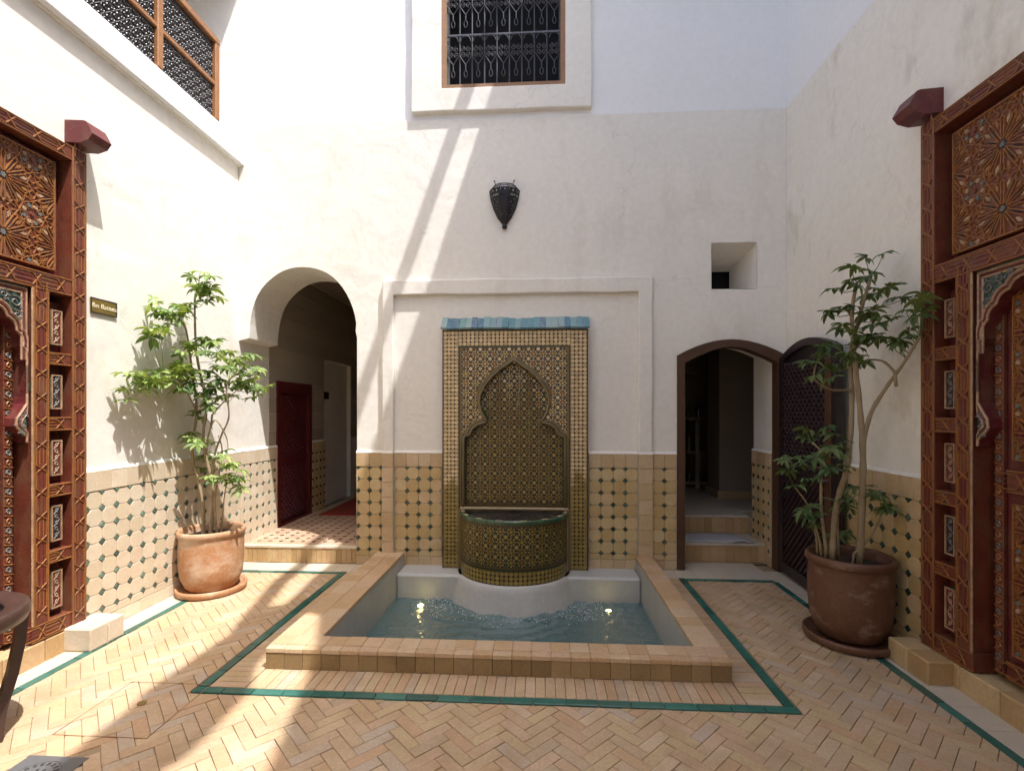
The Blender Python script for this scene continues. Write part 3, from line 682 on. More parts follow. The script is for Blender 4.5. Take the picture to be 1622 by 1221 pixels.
# brass name plate
sg = empty('name_plate', 'small brass name plate with pale lettering on the white wall beside the painted door', 'sign', (XL + .004, -1.585, 2.295), R(90))
mb = MB(); mb.box((-.105, -.006, -.053), (.105, .004, .053), bev=.003); mb.build('plate', M['brass'], sg)
mb = MB(); mb.slab([(-.105, -.053), (.105, -.053), (.105, .053), (-.105, .053)], [[(-.098, -.046), (.098, -.046), (.098, .046), (-.098, .046)]], lambda a, b, d: (a, d, b), -.009, -.005); mb.build('rim', M['wood_dark'], sg)
cu = bpy.data.curves.new('lettering', 'FONT'); cu.body = 'Ibn Battuta'; cu.size = .046; cu.align_x = 'CENTER'; cu.extrude = .0012; cu.shear = .25
to = bpy.data.objects.new('tmp', cu); COL.objects.link(to)
dg = bpy.context.evaluated_depsgraph_get(); tm = bpy.data.meshes.new_from_object(to.evaluated_get(dg)); bpy.data.objects.remove(to)
tm.materials.clear(); tm.materials.append(M['brass_letter'])
lt = put('lettering', tm, sg, (0, -.0078, -.014), (R(90), 0, 0))

# ================================================================= RIGHT WALL
rw = empty('courtyard_wall', 'shaded cream plastered wall beside the dark potted plant, with faint grey stains', 'wall')
mb = MB()
mb.slab([(-7.0, 0), (-3.52, 0), (-3.52, 3.30), (-1.79, 3.30), (-1.79, 0), (0.0, 0), (0.0, 4.5), (-7.0, 4.5)], [], TL, XR, XR + .4)
mb.build('plaster_face', M['plaster_right'], rw)
mb = MB(); mb.box((XR + .008, -7, 4.5), (XR + .4, .018, CEIL)); mb.build('upper_plaster', M['plaster_upper'], rw)
dado(rw, (XR, -1.79), (XR, 0), PI / 2, 'dado', 14)
# wall behind the camera
mb = MB(); mb.box((XL - 2, -7.3, 0), (XR + .4, -7.0, 5.6)); fw = mb.build('courtyard_wall', M['plaster'])
tag(fw, 'plain plastered wall closing the courtyard opposite the fountain', 'wall')

# ================================================================= CARVED DOORS
def strap(mb, x0, x1, z0, z1, vertical, y, mt_line, per=.15):
    """interlaced strapwork along a stile or rail"""
    w = (x1 - x0) if vertical else (z1 - z0); L = (z1 - z0) if vertical else (x1 - x0)
    n = max(1, round(L / per)); p = L / n; a = .17 * w; b = .83 * w; h = .006; lw_ = .0075
    def P(u, v): return (x0 + v, z0 + u) if vertical else (x0 + u, z0 + v)
    for v in (.05 * w, .95 * w): mb.bar(P(0, v), P(L, v), lw_ * 1.1, y, y + h * .7, mt_line)
    for i in range(n):
        u = i * p; c = u + p * .5; d = p * .16
        mb.bar(P(c - d, a), P(c + d, b), lw_, y, y + h, mt_line); mb.bar(P(c - d, b), P(c + d, a), lw_, y, y + h * .85, mt_line)
        for v0, v1 in ((a, a + .16 * w), (b, b - .16 * w)):
            mb.bar(P(c + d, v0), P(c + p - d, v0), lw_ * .8, y, y + h * .8, mt_line)
        mb.bar(P(c + d, w * .5 - .12 * w), P(c + p - d, w * .5 - .12 * w), lw_ * .6, y, y + h * .6, 2 if i % 3 else mt_line)
        mb.bar(P(c + d, w * .5 + .12 * w), P(c + p - d, w * .5 + .12 * w), lw_ * .6, y, y + h * .6, 2 if i % 3 else mt_line)
        mb.bar(P(c - .3 * d, w * .5 - .25 * w), P(c + d * 1.3, a), lw_ * .6, y, y + h * .5, 3)
        mb.bar(P(c + .3 * d, w * .5 + .25 * w), P(c - d * 1.3, b), lw_ * .6, y, y + h * .5, 3)
def clipseg(p, q, x0, x1, z0, z1):
    t0, t1 = 0., 1.; dx, dz = q[0] - p[0], q[1] - p[1]
    for pp, qq in ((-dx, p[0] - x0), (dx, x1 - p[0]), (-dz, p[1] - z0), (dz, z1 - p[1])):
        if abs(pp) < 1e-9:
            if qq < 0: return None
        else:
            r = qq / pp
            if pp < 0: t0 = max(t0, r)
            else: t1 = min(t1, r)
    if t0 >= t1: return None
    return (p[0] + dx * t0, p[1] + dz * t0), (p[0] + dx * t1, p[1] + dz * t1)
def stars(mb, x0, x1, z0, z1, y, cx, cz, a, N=12):
    """carved girih field: big rosettes on a grid with small flowers between"""
    def B(p, q, w, h, m):
        s_ = clipseg(p, q, x0 + .006, x1 - .006, z0 + .006, z1 - .006)
        if s_: mb.bar(s_[0], s_[1], w, y, y + h, m)
    def PL(poly, h, m):
        if all(x0 + .004 < p[0] < x1 - .004 and z0 + .004 < p[1] < z1 - .004 for p in poly): mb.plate(poly, y, y + h, m)
    i0, i1 = int((x0 - cx) / a) - 2, int((x1 - cx) / a) + 2; j0, j1 = int((z0 - cz) / a) - 2, int((z1 - cz) / a) + 2
    for i in range(i0, i1 + 1):
        for j in range(j0, j1 + 1):
            X, Z = cx + i * a, cz + j * a
            def pol(r, th): return (X + r * math.cos(th), Z + r * math.sin(th))
            PL([pol(.022 if k % 2 else .014, PI * k / 8) for k in range(16)], .010, 4)
            for k in range(N):
                th = 2 * PI * k / N; dt = PI / N
                for sg_ in (-1, 1): B(pol(.026, th + sg_ * dt * .9), pol(a * .40, th + sg_ * dt * .32), .008, .009, 1)
                B(pol(a * .40, th - dt * .32), pol(a * .46, th), .008, .009, 1); B(pol(a * .40, th + dt * .32), pol(a * .46, th), .008, .009, 1)
                PL([pol(.05, th), pol(a * .24, th + dt * .36), pol(a * .36, th), pol(a * .24, th - dt * .36)], .006, 3 if k % 3 else 2)
                t2 = th + dt
                PL([pol(a * .28, t2), pol(a * .37, t2 + dt * .4), pol(a * .46, t2), pol(a * .37, t2 - dt * .4)], .007, 5 if k % 2 else 1)
                B(pol(a * .40, th + dt * .32), pol(a * .52, th + dt * 1.6), .007, .007, 1); B(pol(a * .40, th - dt * .32), pol(a * .52, th - dt * 1.6), .007, .007, 1)
            X += a / 2; Z += a / 2
            PL([pol(.015, PI * k / 4) for k in range(8)], .010, 0)
            for k in range(8):
                th = PI / 4 * k + PI / 8
                c = pol(.052, th); PL([(c[0] + .016 * math.cos(th + q), c[1] + .016 * math.sin(th + q)) for q in (0, 1.1, 2.2, 3.14, 4.1, 5.2)], .008, 4 if k % 2 else 5)
                B(pol(.034, th - .39), pol(.078, th - .39), .007, .008, 1); B(pol(.078, th - .39), pol(.078, th + .39), .007, .008, 1)
                B(pol(.078, th - .39), pol(.115, th), .007, .007, 1); B(pol(.078, th + .39), pol(.115, th), .007, .007, 1)
DM = [M['door_base'], M['door_gold'], M['maroon'], M['door_dark'], M['door_blue'], M['door_cream'], M['door_green']]
DW, DZ0, DZ1 = 1.70, .14, 3.29
def arch_curve():
    base = [(.365, 1.365), (.372, 1.40), (.405, 1.425), (.435, 1.465), (.430, 1.51), (.40, 1.555), (.372, 1.60), (.362, 1.66), (.362, 1.76), (.372, 1.85), (.395, 1.94), (.43, 2.03), (.48, 2.105), (.55, 2.165), (.63, 2.215), (.72, 2.25), (.85, 2.268)]
    out = []
    for i in range(len(base) - 1):
        p, q = V(*base[i]), V(*base[i + 1]); out.append(tuple(p))
        if i >= 7:
            d = q - p; nrm = V(-d.y, d.x).normalized()   # towards the frame
            for t in (.25, .5, .75): b_ = p + d * t + nrm * (.016 * math.sin(PI * t)); out.append((b_.x, b_.y))
    out.append(base[-1]); return out
ARCH = arch_curve()
def carved_door(name, label, loc, rz, s):
    """s = +1: local +x runs away from the room corner; -1 mirrored. local +y is outward"""
    t = empty(name, label, 'door', loc, rz)
    def BOX(nm, u0, u1, z0, z1, y0, y1, parent=t, mats=None, deco=None, bev=.004):
        mb = MB(); mb.box((s * u0, y0, z0), (s * u1, y1, z1), bev=bev)
        if deco: deco(mb, min(s * u0, s * u1), max(s * u0, s * u1), z0, z1, y1)
        return mb.build(nm, mats or DM, parent)
    dv = lambda mb, x0, x1, z0, z1, y: strap(mb, x0, x1, z0, z1, True, y, 1)
    dh = lambda mb, x0, x1, z0, z1, y: strap(mb, x0, x1, z0, z1, False, y, 1)
    BOX('backing', 0.01, DW - .01, DZ0 + .01, DZ1 - .01, -.30, -.085, mats=[M['door_dark']])
    for u0 in (.0, DW - .10): BOX('stile', u0, u0 + .10, DZ0, DZ1, -.25, .055, deco=dv)
    BOX('top_rail', .10, DW - .10, 3.20, DZ1, -.08, .052, deco=dh)
    BOX('middle_rail', .10, DW - .10, 2.305, 2.415, -.08, .052, deco=dh)
    BOX('bottom_rail', .10, .355, DZ0, .243, -.08, .050, deco=dh); BOX('bottom_rail', DW - .355, DW - .10, DZ0, .243, -.08, .050, deco=dh)
    for u0 in (.25, DW - .345): BOX('inner_stile', u0, u0 + .095, .243, 2.305, -.08, .052, deco=dv)
    for u0 in (.3455, DW - .3575): BOX('moulding', u0, u0 + .012, .243, 2.305, .046, .058, mats=[M['door_cream']])
    # upper field
    up = BOX('upper_panel', .155, DW - .155, 2.455, 3.16, -.08, -.012)
    BOX('upper_recess', .10, DW - .10, 2.415, 3.20, -.085, -.05, mats=[M['maroon']])
    mb = MB(); x0, x1 = sorted((s * .155, s * (DW - .155)))
    stars(mb, x0, x1, 2.455, 3.16, -.012, s * .465, 2.60, .335)
    for z in (2.462, 3.153): mb.bar((x0, z), (x1, z), .014, -.012, 0.0, 1)
    for x in (x0 + .007, x1 - .007): mb.bar((x, 2.455), (x, 3.16), .014, -.012, 0.0, 1)
    mb.build('carving', DM, up, kind='stuff')
    # small panels either side of the arch
    zs = [(1.925, 2.262), (1.515, 1.848), (1.09, 1.43), (.672, 1.012), (.243, .595)]
    for side in (0, 1):
        f = (lambda u: u) if side == 0 else (lambda u: DW - u)
        for k, (z0, z1) in enumerate(zs):
            pn = BOX('small_panel', f(.10), f(.25), z0, z1, -.08, -.032, mats=[M['maroon']])
            mb = MB(); u0, u1 = sorted((s * f(.142), s * f(.212))); za, zb = z0 + .052, z1 - .062
            mb.box((u0, -.032, za), (u1, .022, zb), m=6, bev=.003)
            mb.slab([(u0, za), (u1, za), (u1, zb), (u0, zb)], [[(u0 + .008, za + .008), (u1 - .008, za + .008), (u1 - .008, zb - .008), (u0 + .008, zb - .008)]], lambda a, b, d: (a, d, b), .021, .030, m=5)
            mb.box((u0 + .008, .018, za + .008), (u1 - .008, .0235, zb - .008), m=2 if k % 2 == 0 else 3)
            cx = (u0 + u1) / 2; n = 5; hh = (zb - za - .03) / n
            for q in range(n):
                cz = za + .015 + (q + .5) * hh; sgn = 1 if q % 2 else -1
                mb.tube([(cx + sgn * .013 * (1 - .7 * v) * math.cos(v * 7), .0255, cz + .018 * (1 - .7 * v) * math.sin(v * 7)) for v in [w / 10 for w in range(11)]], .0028, 4, 5 if k % 2 == 0 else 4, cap=False)
                mb.tube([(cx - sgn * .018, .0255, cz - hh * .5), (cx + sgn * .018, .0255, cz + hh * .5)], .0028, 4, 5 if k % 2 == 0 else 4, cap=False)
            mb.build('plaque', DM, pn)
        for k in range(4): BOX('small_rail', f(.10), f(.25), zs[k + 1][1], zs[k][0], -.08, .048, deco=dh)
    # spandrel with scalloped arch
    curve = ARCH + [(DW - u, z) for u, z in ARCH[::-1]][1:]
    outer = [(s * .3645, 2.305)] + [(s * u, z) for u, z in curve] + [(s * (DW - .3645), 2.305)]
    mb = MB(); mb.slab(outer, [], lambda a, b, d: (a, d, b), -.06, .029, m=2); mb.slab(outer, [], lambda a, b, d: (a, d, b), .0292, .034, m=6)
    sp = mb.build('spandrel', DM, t)
    mb = MB()
    def offs(k):
        o = []
        for i in range(len(curve)):
            p = V(*curve[max(i - 1, 0)]); q = V(*curve[min(i + 1, len(curve) - 1)]); d = (q - p).normalized(); n_ = V(-d.y, d.x)
            u, z = curve[i][0] + n_.x * k, min(curve[i][1] + n_.y * k, 2.296); o.append((s * max(.368, min(DW - .368, u)), z))
        return o
    for k, mi in ((.004, 5), (.020, 2), (.034, 5)):
        o = offs(k); mb.tube([(a, .036, b) for a, b in o], .0075, 5, mi)
    for k, mi in ((.008, 5), (.022, 2), (.036, 5)):
        for side in (0, 1):
            u = .3645 + k; u = u if side == 0 else DW - u
            mb.tube([(s * u, .036, 1.86), (s * u, .036, 2.297 - k)], .0065, 5, mi)
        mb.tube([(s * (.3645 + k), .036, 2.297 - k), (s * (DW - .3645 - k), .036, 2.297 - k)], .0065, 5, mi)
    for side in (0, 1):
        for (u, z, r) in ((.435, 2.20, .036), (.50, 2.232, .024), (.425, 2.125, .024), (.56, 2.245, .018), (.405, 1.475, .022), (.385, 1.53, .015), (.395, 1.43, .013)):
            u_ = u if side == 0 else DW - u
            mb.tube([(s * u_ + s * (1 if side == 0 else -1) * r * (1 - .8 * v) * math.cos(v * 8.5 + 1), .038, z + r * (1 - .8 * v) * math.sin(v * 8.5 + 1)) for v in [w / 14 for w in range(15)]], .0045, 5, 4, cap=False)
            for w in range(5):
                an = w * 1.25 + u * 9
                mb.plate([(s * u_ + r * 1.25 * math.cos(an) + .011 * math.cos(an + q), z + r * 1.25 * math.sin(an) + .011 * math.sin(an + q)) for q in (0, 2.0, 3.14, 4.3)], .034, .042, 6 if w % 2 else 4)
    mb.build('vine_carving', DM, sp, kind='stuff')
    # wicket door inside the arch
    wk = BOX('wicket_door', .3645, DW - .3645, .16, 2.29, -.085, -.06, mats=[M['maroon']])
    def WB(nm, u0, u1, z0, z1, y1, deco=None, mats=None): return BOX(nm, u0, u1, z0, z1, -.06, y1, parent=wk, mats=mats, deco=deco)
    for side in (0, 1):
        f = (lambda u: u) if side == 0 else (lambda u: DW - u)
        mb = MB(); u0, u1 = sorted((s * f(.385), s * f(.435))); mb.box((u0, -.06, .18), (u1, -.036, 2.2), bev=.003)
        for q in range(34):
            cz = .2 + q * .058
            mb.tube([((u0 + u1) / 2 + .015 * (1 - .7 * v) * math.cos(v * 7) * (1 if q % 2 else -1), -.034, cz + .022 * (1 - .7 * v) * math.sin(v * 7)) for v in [w / 8 for w in range(9)]], .004, 4, 4 if q % 2 else 1, cap=False)
            mb.bar((u0, cz - .03), (u1, cz - .02), .006, -.036, -.031, 1)
        mb.build('carved_strip', DM, wk)
    for z0, z1 in ((.30, 1.08), (1.30, 2.20)):
        pn = WB('wicket_panel', .49, DW - .49, z0, z1, -.038)
        mb = MB(); x0, x1 = sorted((s * .49, s * (DW - .49)))
    for z0, z1, rail in ((1.13, 1.25, 1), (.17, .26, 1)): WB('wicket_rail', .46, DW - .46, z0, z1, -.030, deco=dh)
    for z0, z1 in ((.30, 1.08), (1.30, 2.20)):
        mb = MB(); stars(mb, x0, x1, z0, z1, -.038, s * .60, z0 + .13, .26, 8)
        for x in (x0 + .006, x1 - .006): mb.bar((x, z0), (x, z1), .012, -.038, -.026, 1)
        for z in (z0 + .006, z1 - .006): mb.bar((x0, z), (x1, z), .012, -.038, -.026, 1)
        mb.build('wicket_carving', DM, wk, kind='stuff')
    # hinge bracket over the corner
    for u0 in (-.045, DW - .10):
        mb = MB(); u1 = u0 + .145
        prof_ = [(.0, 3.325), (.10, 3.315), (.165, 3.335), (.195, 3.375), (.15, 3.455), (.13, 3.462), (.0, 3.470)]
        mb.slab(prof_, [], lambda a, b, d: (s * d, a, b), u0, u1); mb.build('bracket', M['maroon'], t)
    return t
carved_door('carved_door', 'sunlit orange and red painted carved door beside the brass name plate', (XL, -1.77, 0), -PI / 2, 1)
carved_door('carved_door', 'shaded brown carved door beside the dark terracotta pot', (XR, -1.77, 0), PI / 2, -1)
# threshold stones and mounting blocks
def block(label, x0, x1, y0, y1, h, mt, nx=1):
    t = empty('stone_step', label, 'step', ((x0 + x1) / 2, (y0 + y1) / 2, 0))
    hx, hy = (x1 - x0) / 2, (y1 - y0) / 2
    mb = MB(); mb.box((-hx + .004, -hy + .004, -.01), (hx - .004, hy - .004, h - .03)); mb.build('core', M['grout'], t)
    n = 2
    for i in range(n):
        mb = MB(); mb.box((-hx, -hy + 2 * hy * i / n + .001, h * .02), (hx, -hy + 2 * hy * (i + 1) / n - .001, h), bev=.008); mb.build('stone', mt, t)
block('low whitish stone block at the foot of the sunlit painted door', XL + .004, -2.895, -1.925, -1.665, .148, M['pale_stone'])
block('low tan stone block between the dark terracotta pot and the brown door', 2.185, XR - .004, -2.01, -1.685, .135, M['step_brick'])
for X0, X1, lb in ((XL - .3, XL + .055, 'worn tan brick threshold under the sunlit painted door'), (XR - .055, XR + .3, 'worn tan brick threshold under the shaded brown door')):
    t = empty('threshold', lb, 'threshold', ((X0 + X1) / 2, -2.65, 0)); hx = (X1 - X0) / 2
    for k in range(7):
        mb = MB(); y0 = -.85 + 1.7 * k / 7; mb.box((-hx, y0 + .002, -.01), (hx, y0 + 1.7 / 7 - .002, .132), bev=.006); mb.build('brick', M['step_brick'], t)

# ================================================================= PASSAGE behind the arch
ps = empty('brick_step', 'brick step with tiled top filling the round archway', 'step', (-2.5, 0, 0))
mb = MB(); mb.box((XL + 2.5, -.0, -.02), (-1.88 + 2.5, 3.4, .165)); mb.build('core', M['grout'], ps)
n = 24; w_ = (-1.88 - XL) / n
rm = MB(); rm.box((-w_ / 2 + .001, -.014, .004), (w_ / 2 - .001, .0, .150), bev=.002); rm = rm.make('riser_brick', M['step_brick'])
for i in range(n): put('riser_brick', rm, ps, (XL + 2.5 + (i + .5) * w_, 0, rng.uniform(-.002, .002)))
n = 7; w_ = (-1.88 - XL) / n
nm_ = MB(); nm_.box((-w_ / 2 + .001, -.020, .151), (w_ / 2 - .001, .05, .176), bev=.004); nm_ = nm_.make('nosing_tile', M['dado_sunlit'])
for i in range(n): put('nosing_tile', nm_, ps, (XL + 2.5 + (i + .5) * w_, 0, rng.uniform(-.001, .001)))
for i in range(10):
    for j in range(15):
        x = XL + .065 + i * PIT; y = .05 + PIT / 2 + j * PIT
        put('floor_tile', OCT['red_tile'], ps, (x + 2.5, y, .163), (R(90), 0, 0)) if x < -1.93 else None
        if i > 0: put('cabochon', DIB, ps, (x - PIT / 2 + 2.5, y + PIT / 2, .1635), (R(90), 0, 0))
mb = MB()
mb.box((-1.88, .56, 0), (-1.6, 3.4, 3.5)); mb.box((XL - .4, 3.4, 0), (-1.6, 3.6, 3.5)); mb.box((XL - .4, .56, 3.3), (-1.6, 3.6, 3.5)); mb.box((XL - .5, .5, 0), (XL - .4, 3.6, 3.5))
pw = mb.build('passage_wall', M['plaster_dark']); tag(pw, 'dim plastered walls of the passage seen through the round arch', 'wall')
mb = MB(); mb.box((XL - .12, 2.0, .16), (XL - .06, 3.0, 2.3)); o = mb.build('white_recess', M['plaster'], pw)
for k in range(11):   # limewashed courses on the passage side wall
    mb = MB(); z0 = 1.135 + k * .195; z1 = z0 + .192
    for ya, yb in ((.562, .715), (1.605, 1.995), (3.005, 3.39)) if z0 < 1.86 else (((.562, 1.995), (3.005, 3.39)) if z0 < 2.2 else ((.562, 3.39),)):
        mb.box((XL - .002, ya, z0), (XL + .006 + .002 * (k % 2), yb, min(z1, 3.29)), bev=.002)
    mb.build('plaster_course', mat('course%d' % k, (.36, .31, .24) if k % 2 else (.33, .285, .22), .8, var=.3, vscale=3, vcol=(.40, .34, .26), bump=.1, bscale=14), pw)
dado(pw, (XL, .715), (XL, 0.002), -PI / 2, 'dado', 5, lo=.16) if False else None
dd = empty('tiled_dado', 'tiled dado turning into the passage under the round arch', 'tiling')
dado(dd, (XL, .715), (XL, .003), -PI / 2, 'dado_sunlit', 5)
dd2 = empty('tiled_dado', 'short tiled dado beyond the red door in the passage', 'tiling')
dado(dd2, (XL, 1.995), (XL, 1.605), -PI / 2, 'dado', 3)
# red lattice door in the passage
rd = empty('lattice_door', 'dark red lattice door in the side of the arched passage', 'door', (XL, .72, .17), R(-90))
# local x runs towards -Y, so the leaf spans x = -0.88 .. 0
mb = MB(); mb.slab([(-.88, 0), (0, 0), (0, 1.745), (-.88, 1.745)], [[(-.81, .02), (-.07, .02), (-.07, 1.62), (-.81, 1.62)]], lambda a, b, d: (a, d, b), -.10, .02); mb.build('frame', M['red_door'], rd)
mb = MB(); mb.box((-.81, -.06, .02), (-.07, -.04, 1.62)); mb.build('leaf', M['red_door'], rd)
mb = MB()
for k in range(-14, 22):
    for sg_ in (1, -1):
        p = (-.81 + k * .075, .03); q = (p[0] + sg_ * 1.57, 1.60)
        s_ = clipseg(p, q, -.79, -.09, .05, 1.59)
        if s_: mb.bar(s_[0], s_[1], .028, -.04, -.022, 0)
mb.build('lattice', M['red_door'], rd, kind='stuff')
mb = MB(); mb.box((-.81, -.04, .74), (-.07, -.015, .84), bev=.004); mb.build('lock_rail', M['red_door'], rd)
mb = MB(); mb.box((-2.95, 1.45, .174), (-1.93, 3.3, .184)); rg_ = mb.build('rug', M['rug']); tag(rg_, 'red rug lying at the dark end of the arched passage', 'rug')
mb = MB(); mb.box((XL - .061, 2.08, 1.74), (XL - .045, 2.28, 1.84), bev=.003); sgn_ = mb.build('small_sign', M['black']); tag(sgn_, 'tiny black plaque on the pale wall inside the arched passage', 'sign')

# ================================================================= SIDE DOORWAY
df = empty('door_frame', 'brown wooden frame with a shallow arched head round the side doorway', 'door frame', (DX0, 0, 0))
pts_o = [(p[0], p[1]) for p in dtop]; 
cxm = (DX0 + DX1) / 2
def inset(p, k): return (p[0] + (k if p[0] < cxm - .3 else (-k if p[0] > cxm + .3 else (cxm - p[0]) / .3 * k)), p[1] - (k if p[1] > 1.5 else 0))
pts_i = [inset(p, .072) for p in pts_o]
L_ = len(pts_o)
def strip(name, idx):
    mb = MB()
    poly = [pts_o[i] for i in idx] + [pts_i[i] for i in idx][::-1]
    mb.slab([(a - DX0, b) for a, b in poly], [], T, -.022, .10); mb.build(name, M['wood_frame'], df)
strip('jamb', [0, 1]); strip('head', list(range(1, L_ - 1))); strip('jamb', [L_ - 2, L_ - 1])
# room behind the doorway
rr = empty('store_room_wall', 'dim walls of the store room behind the arched side doorway', 'wall', (1.9, .56, 0))
def RB(nm, a, b, m_): mb = MB(); mb.box((a[0] - 1.9, a[1] - .56, a[2]), (b[0] - 1.9, b[1] - .56, b[2])); return mb.build(nm, M[m_], rr)
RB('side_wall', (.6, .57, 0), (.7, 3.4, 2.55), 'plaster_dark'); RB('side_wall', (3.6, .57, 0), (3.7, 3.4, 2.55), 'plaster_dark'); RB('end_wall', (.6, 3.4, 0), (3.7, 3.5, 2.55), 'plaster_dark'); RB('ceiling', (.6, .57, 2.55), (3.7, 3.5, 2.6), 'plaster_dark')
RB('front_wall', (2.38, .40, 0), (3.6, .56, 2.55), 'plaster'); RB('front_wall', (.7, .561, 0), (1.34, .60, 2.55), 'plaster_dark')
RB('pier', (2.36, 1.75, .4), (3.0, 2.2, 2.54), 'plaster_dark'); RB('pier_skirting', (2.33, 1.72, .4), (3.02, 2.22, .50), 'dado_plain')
mb = MB(); mb.mesh([(2.30, .11, 0), (2.30, .55, 0), (2.30, .55, 2.35), (2.30, .11, 2.35), (2.37, .11, 0), (2.37, .55, 0), (2.37, .55, 2.35), (2.37, .11, 2.35)], [(0, 1, 2, 3), (0, 3, 7, 4), (1, 2, 6, 5), (4, 5, 6, 7), (2, 3, 7, 6)])
o = mb.build('white_reveal', M['plaster']); tag(o, 'white plastered reveal at the right side of the store room doorway', 'wall')
dd3 = empty('tiled_dado', 'tiled dado on the reveal inside the side doorway', 'tiling')
dado(dd3, (2.30, .11), (2.30, .55), PI / 2, 'dado', 3)
for k, (lb, y0, h0, h1) in enumerate((('lower brick step with a pale mat in the side doorway', .25, 0, .20), ('upper brick step leading into the dark store room', .68, .20, .40))):
    t = empty('brick_step', lb, 'step', (1.85, y0, 0)); x0, x1 = (-.515, .45)
    mb = MB(); mb.box((x0 if k == 0 else -1.2, .012, h0 - .02), (x1 if k == 0 else 1.8, .46 if k == 0 else 2.8, h1 - .02)); mb.build('core', M['grout'], t)
    n = 12
    me = MB(); me.box((-(x1 - x0) / n / 2 + .001, 0, h0 + .004), ((x1 - x0) / n / 2 - .001, .012, h1 - .03), bev=.002); me = me.make('riser_brick', M['step_brick'])
    for i in range(n): put('riser_brick', me, t, (x0 + (i + .5) * (x1 - x0) / n, 0, 0))
    n = 5
    me = MB(); me.box((-(x1 - x0) / n / 2 + .001, -.01, h1 - .028), ((x1 - x0) / n / 2 - .001, .44 if k == 0 else .3, h1), bev=.004); me = me.make('tread_tile', M['pale_stone'])
    for i in range(n): put('tread_tile', me, t, (x0 + (i + .5) * (x1 - x0) / n, 0, 0))
    if k == 1: mb = MB(); mb.box((-1.2, .3, h1 - .02), (1.8, 2.8, h1 - .002)); mb.build('room_floor', M['pale_stone'], t)
# mat on the lower step: slightly rumpled cloth
mb = MB(); nx, ny = 14, 9; vs_ = []
for j in range(ny + 1):
    for i in range(nx + 1):
        u, v = i / nx, j / ny
        vs_.append((1.40 + u * (.68 + .1 * (1 - v)) + .02 * math.sin(v * 5), .255 + v * .36, .203 + .010 * max(0, math.sin(u * 9 + v * 3)) * (u > .6) + .004 * math.sin(u * 17 + v * 5)))
mb.mesh(vs_, [(j * (nx + 1) + i, j * (nx + 1) + i + 1, (j + 1) * (nx + 1) + i + 1, (j + 1) * (nx + 1) + i) for j in range(ny) for i in range(nx)])
mo = mb.build('door_mat', M['towel'], smooth=True); sd_ = mo.modifiers.new('thick', 'SOLIDIFY'); sd_.thickness = .012; sd_.offset = 1
tag(mo, 'pale grey cloth mat lying on the lower step of the side doorway', 'mat')
# shelving with bottles
sh = empty('shelf_unit', 'plain shelf unit standing in the dark store room', 'shelves', (2.36, 2.6, .4))
for x in (-.62, -.02, .26): mb = MB(); mb.box((x - .03, 0, 0), (x + .03, .34, 1.75 if x < -.1 else 1.06)); mb.build('side', M['plaster_dark'], sh)
for z in (.06, .52, 1.03, 1.72): mb = MB(); mb.box((-.65, .001, z), (.29 if z < 1.2 else .0, .35, z + .04)); mb.build('shelf', M['plaster_dark'], sh)
for z in (.10, .56, 1.07):
    for k in range(7):
        h = rng.uniform(.14, .26); r = rng.uniform(.026, .04)
        mb = MB(); mb.lathe([(0, 0), (r, 0), (r, h * .6), (r * .9, h * .68), (r * .4, h * .8), (r * .38, h), (0, h)], 12)
        o = mb.build('bottle', M['bottle'], smooth=False); o.location = (2.36 - .54 + k * .085 + (.06 if k > 5 else 0), 2.72 + rng.uniform(-.03, .05), .4 + z)
        tag(o, 'dark bottle standing on the ' + {.10: 'lowest', .56: 'middle', 1.07: 'upper'}[z] + ' shelf of the store room', 'bottle', 'bottles on the %s store room shelf' % {.10: 'lowest', .56: 'middle', 1.07: 'upper'}[z])
# lattice leaf swung open against the right wall
lf = empty('door_leaf', 'dark arched lattice door leaf standing open against the shaded wall', 'door', (2.318, -.03, .03), R(-92)); lf.scale = (1, -1, 1)
LWD = .98
def ltop(x): return 2.03 + .125 * math.sin(PI * min(1, max(0, x / LWD))) ** .9
outl = [(0, 0), (LWD, 0)] + [(LWD * (1 - k / 14), ltop(LWD * (1 - k / 14))) for k in range(15)]
inn = [(.07, .09), (LWD - .16, .09)] + [(.07 + (LWD - .23) * (1 - k / 14), ltop(.07 + (LWD - .23) * (1 - k / 14)) - .065) for k in range(15)]
mb = MB(); mb.slab(outl, [inn], lambda a, b, d: (a, d, b), -.03, .022); mb.build('frame', M['wood_dark'], lf)
mb = MB(); mb.slab(inn, [], lambda a, b, d: (a, d, b), -.02, -.008); mb.build('backing', M['wood_dark'], lf)
mb = MB(); mb.box((.07, -.01, .93), (LWD - .16, .02, 1.01), bev=.004); mb.build('lock_rail', M['wood_dark'], lf)
mb = MB(); 
for k in range(-34, 34):
    for sg_ in (1, -1):
        p = (k * .075, .1); q = (p[0] + sg_ * 2.0, 2.1)
        s_ = clipseg(p, q, .075, LWD - .165, .10, .925) if k % 1 == 0 else None
        if s_ and sg_ == 1: mb.bar(s_[0], s_[1], .026, -.008, .012, 0)
        s_ = clipseg(p, q, .075, LWD - .165, 1.015, 1.965)
        if s_: mb.bar(s_[0], s_[1], .024, -.008, .016, 0)
mb.build('lattice', M['lattice'], lf, kind='stuff')
mb = MB(); mb.box((LWD - .15, .022, .1), (LWD - .06, .032, 1.95), bev=.003); mb.build('cover_strip', M['wood_frame'], lf)
mb = MB(); mb.lathe([(0, 0), (.014, .002), (.014, .012), (.008, .02), (.017, .032), (.012, .044), (0, .046)], 12); o = mb.build('knob', M['iron'], lf, smooth=True); o.location = (LWD - .10, .03, .97); o.rotation_euler = (R(-90), 0, 0)

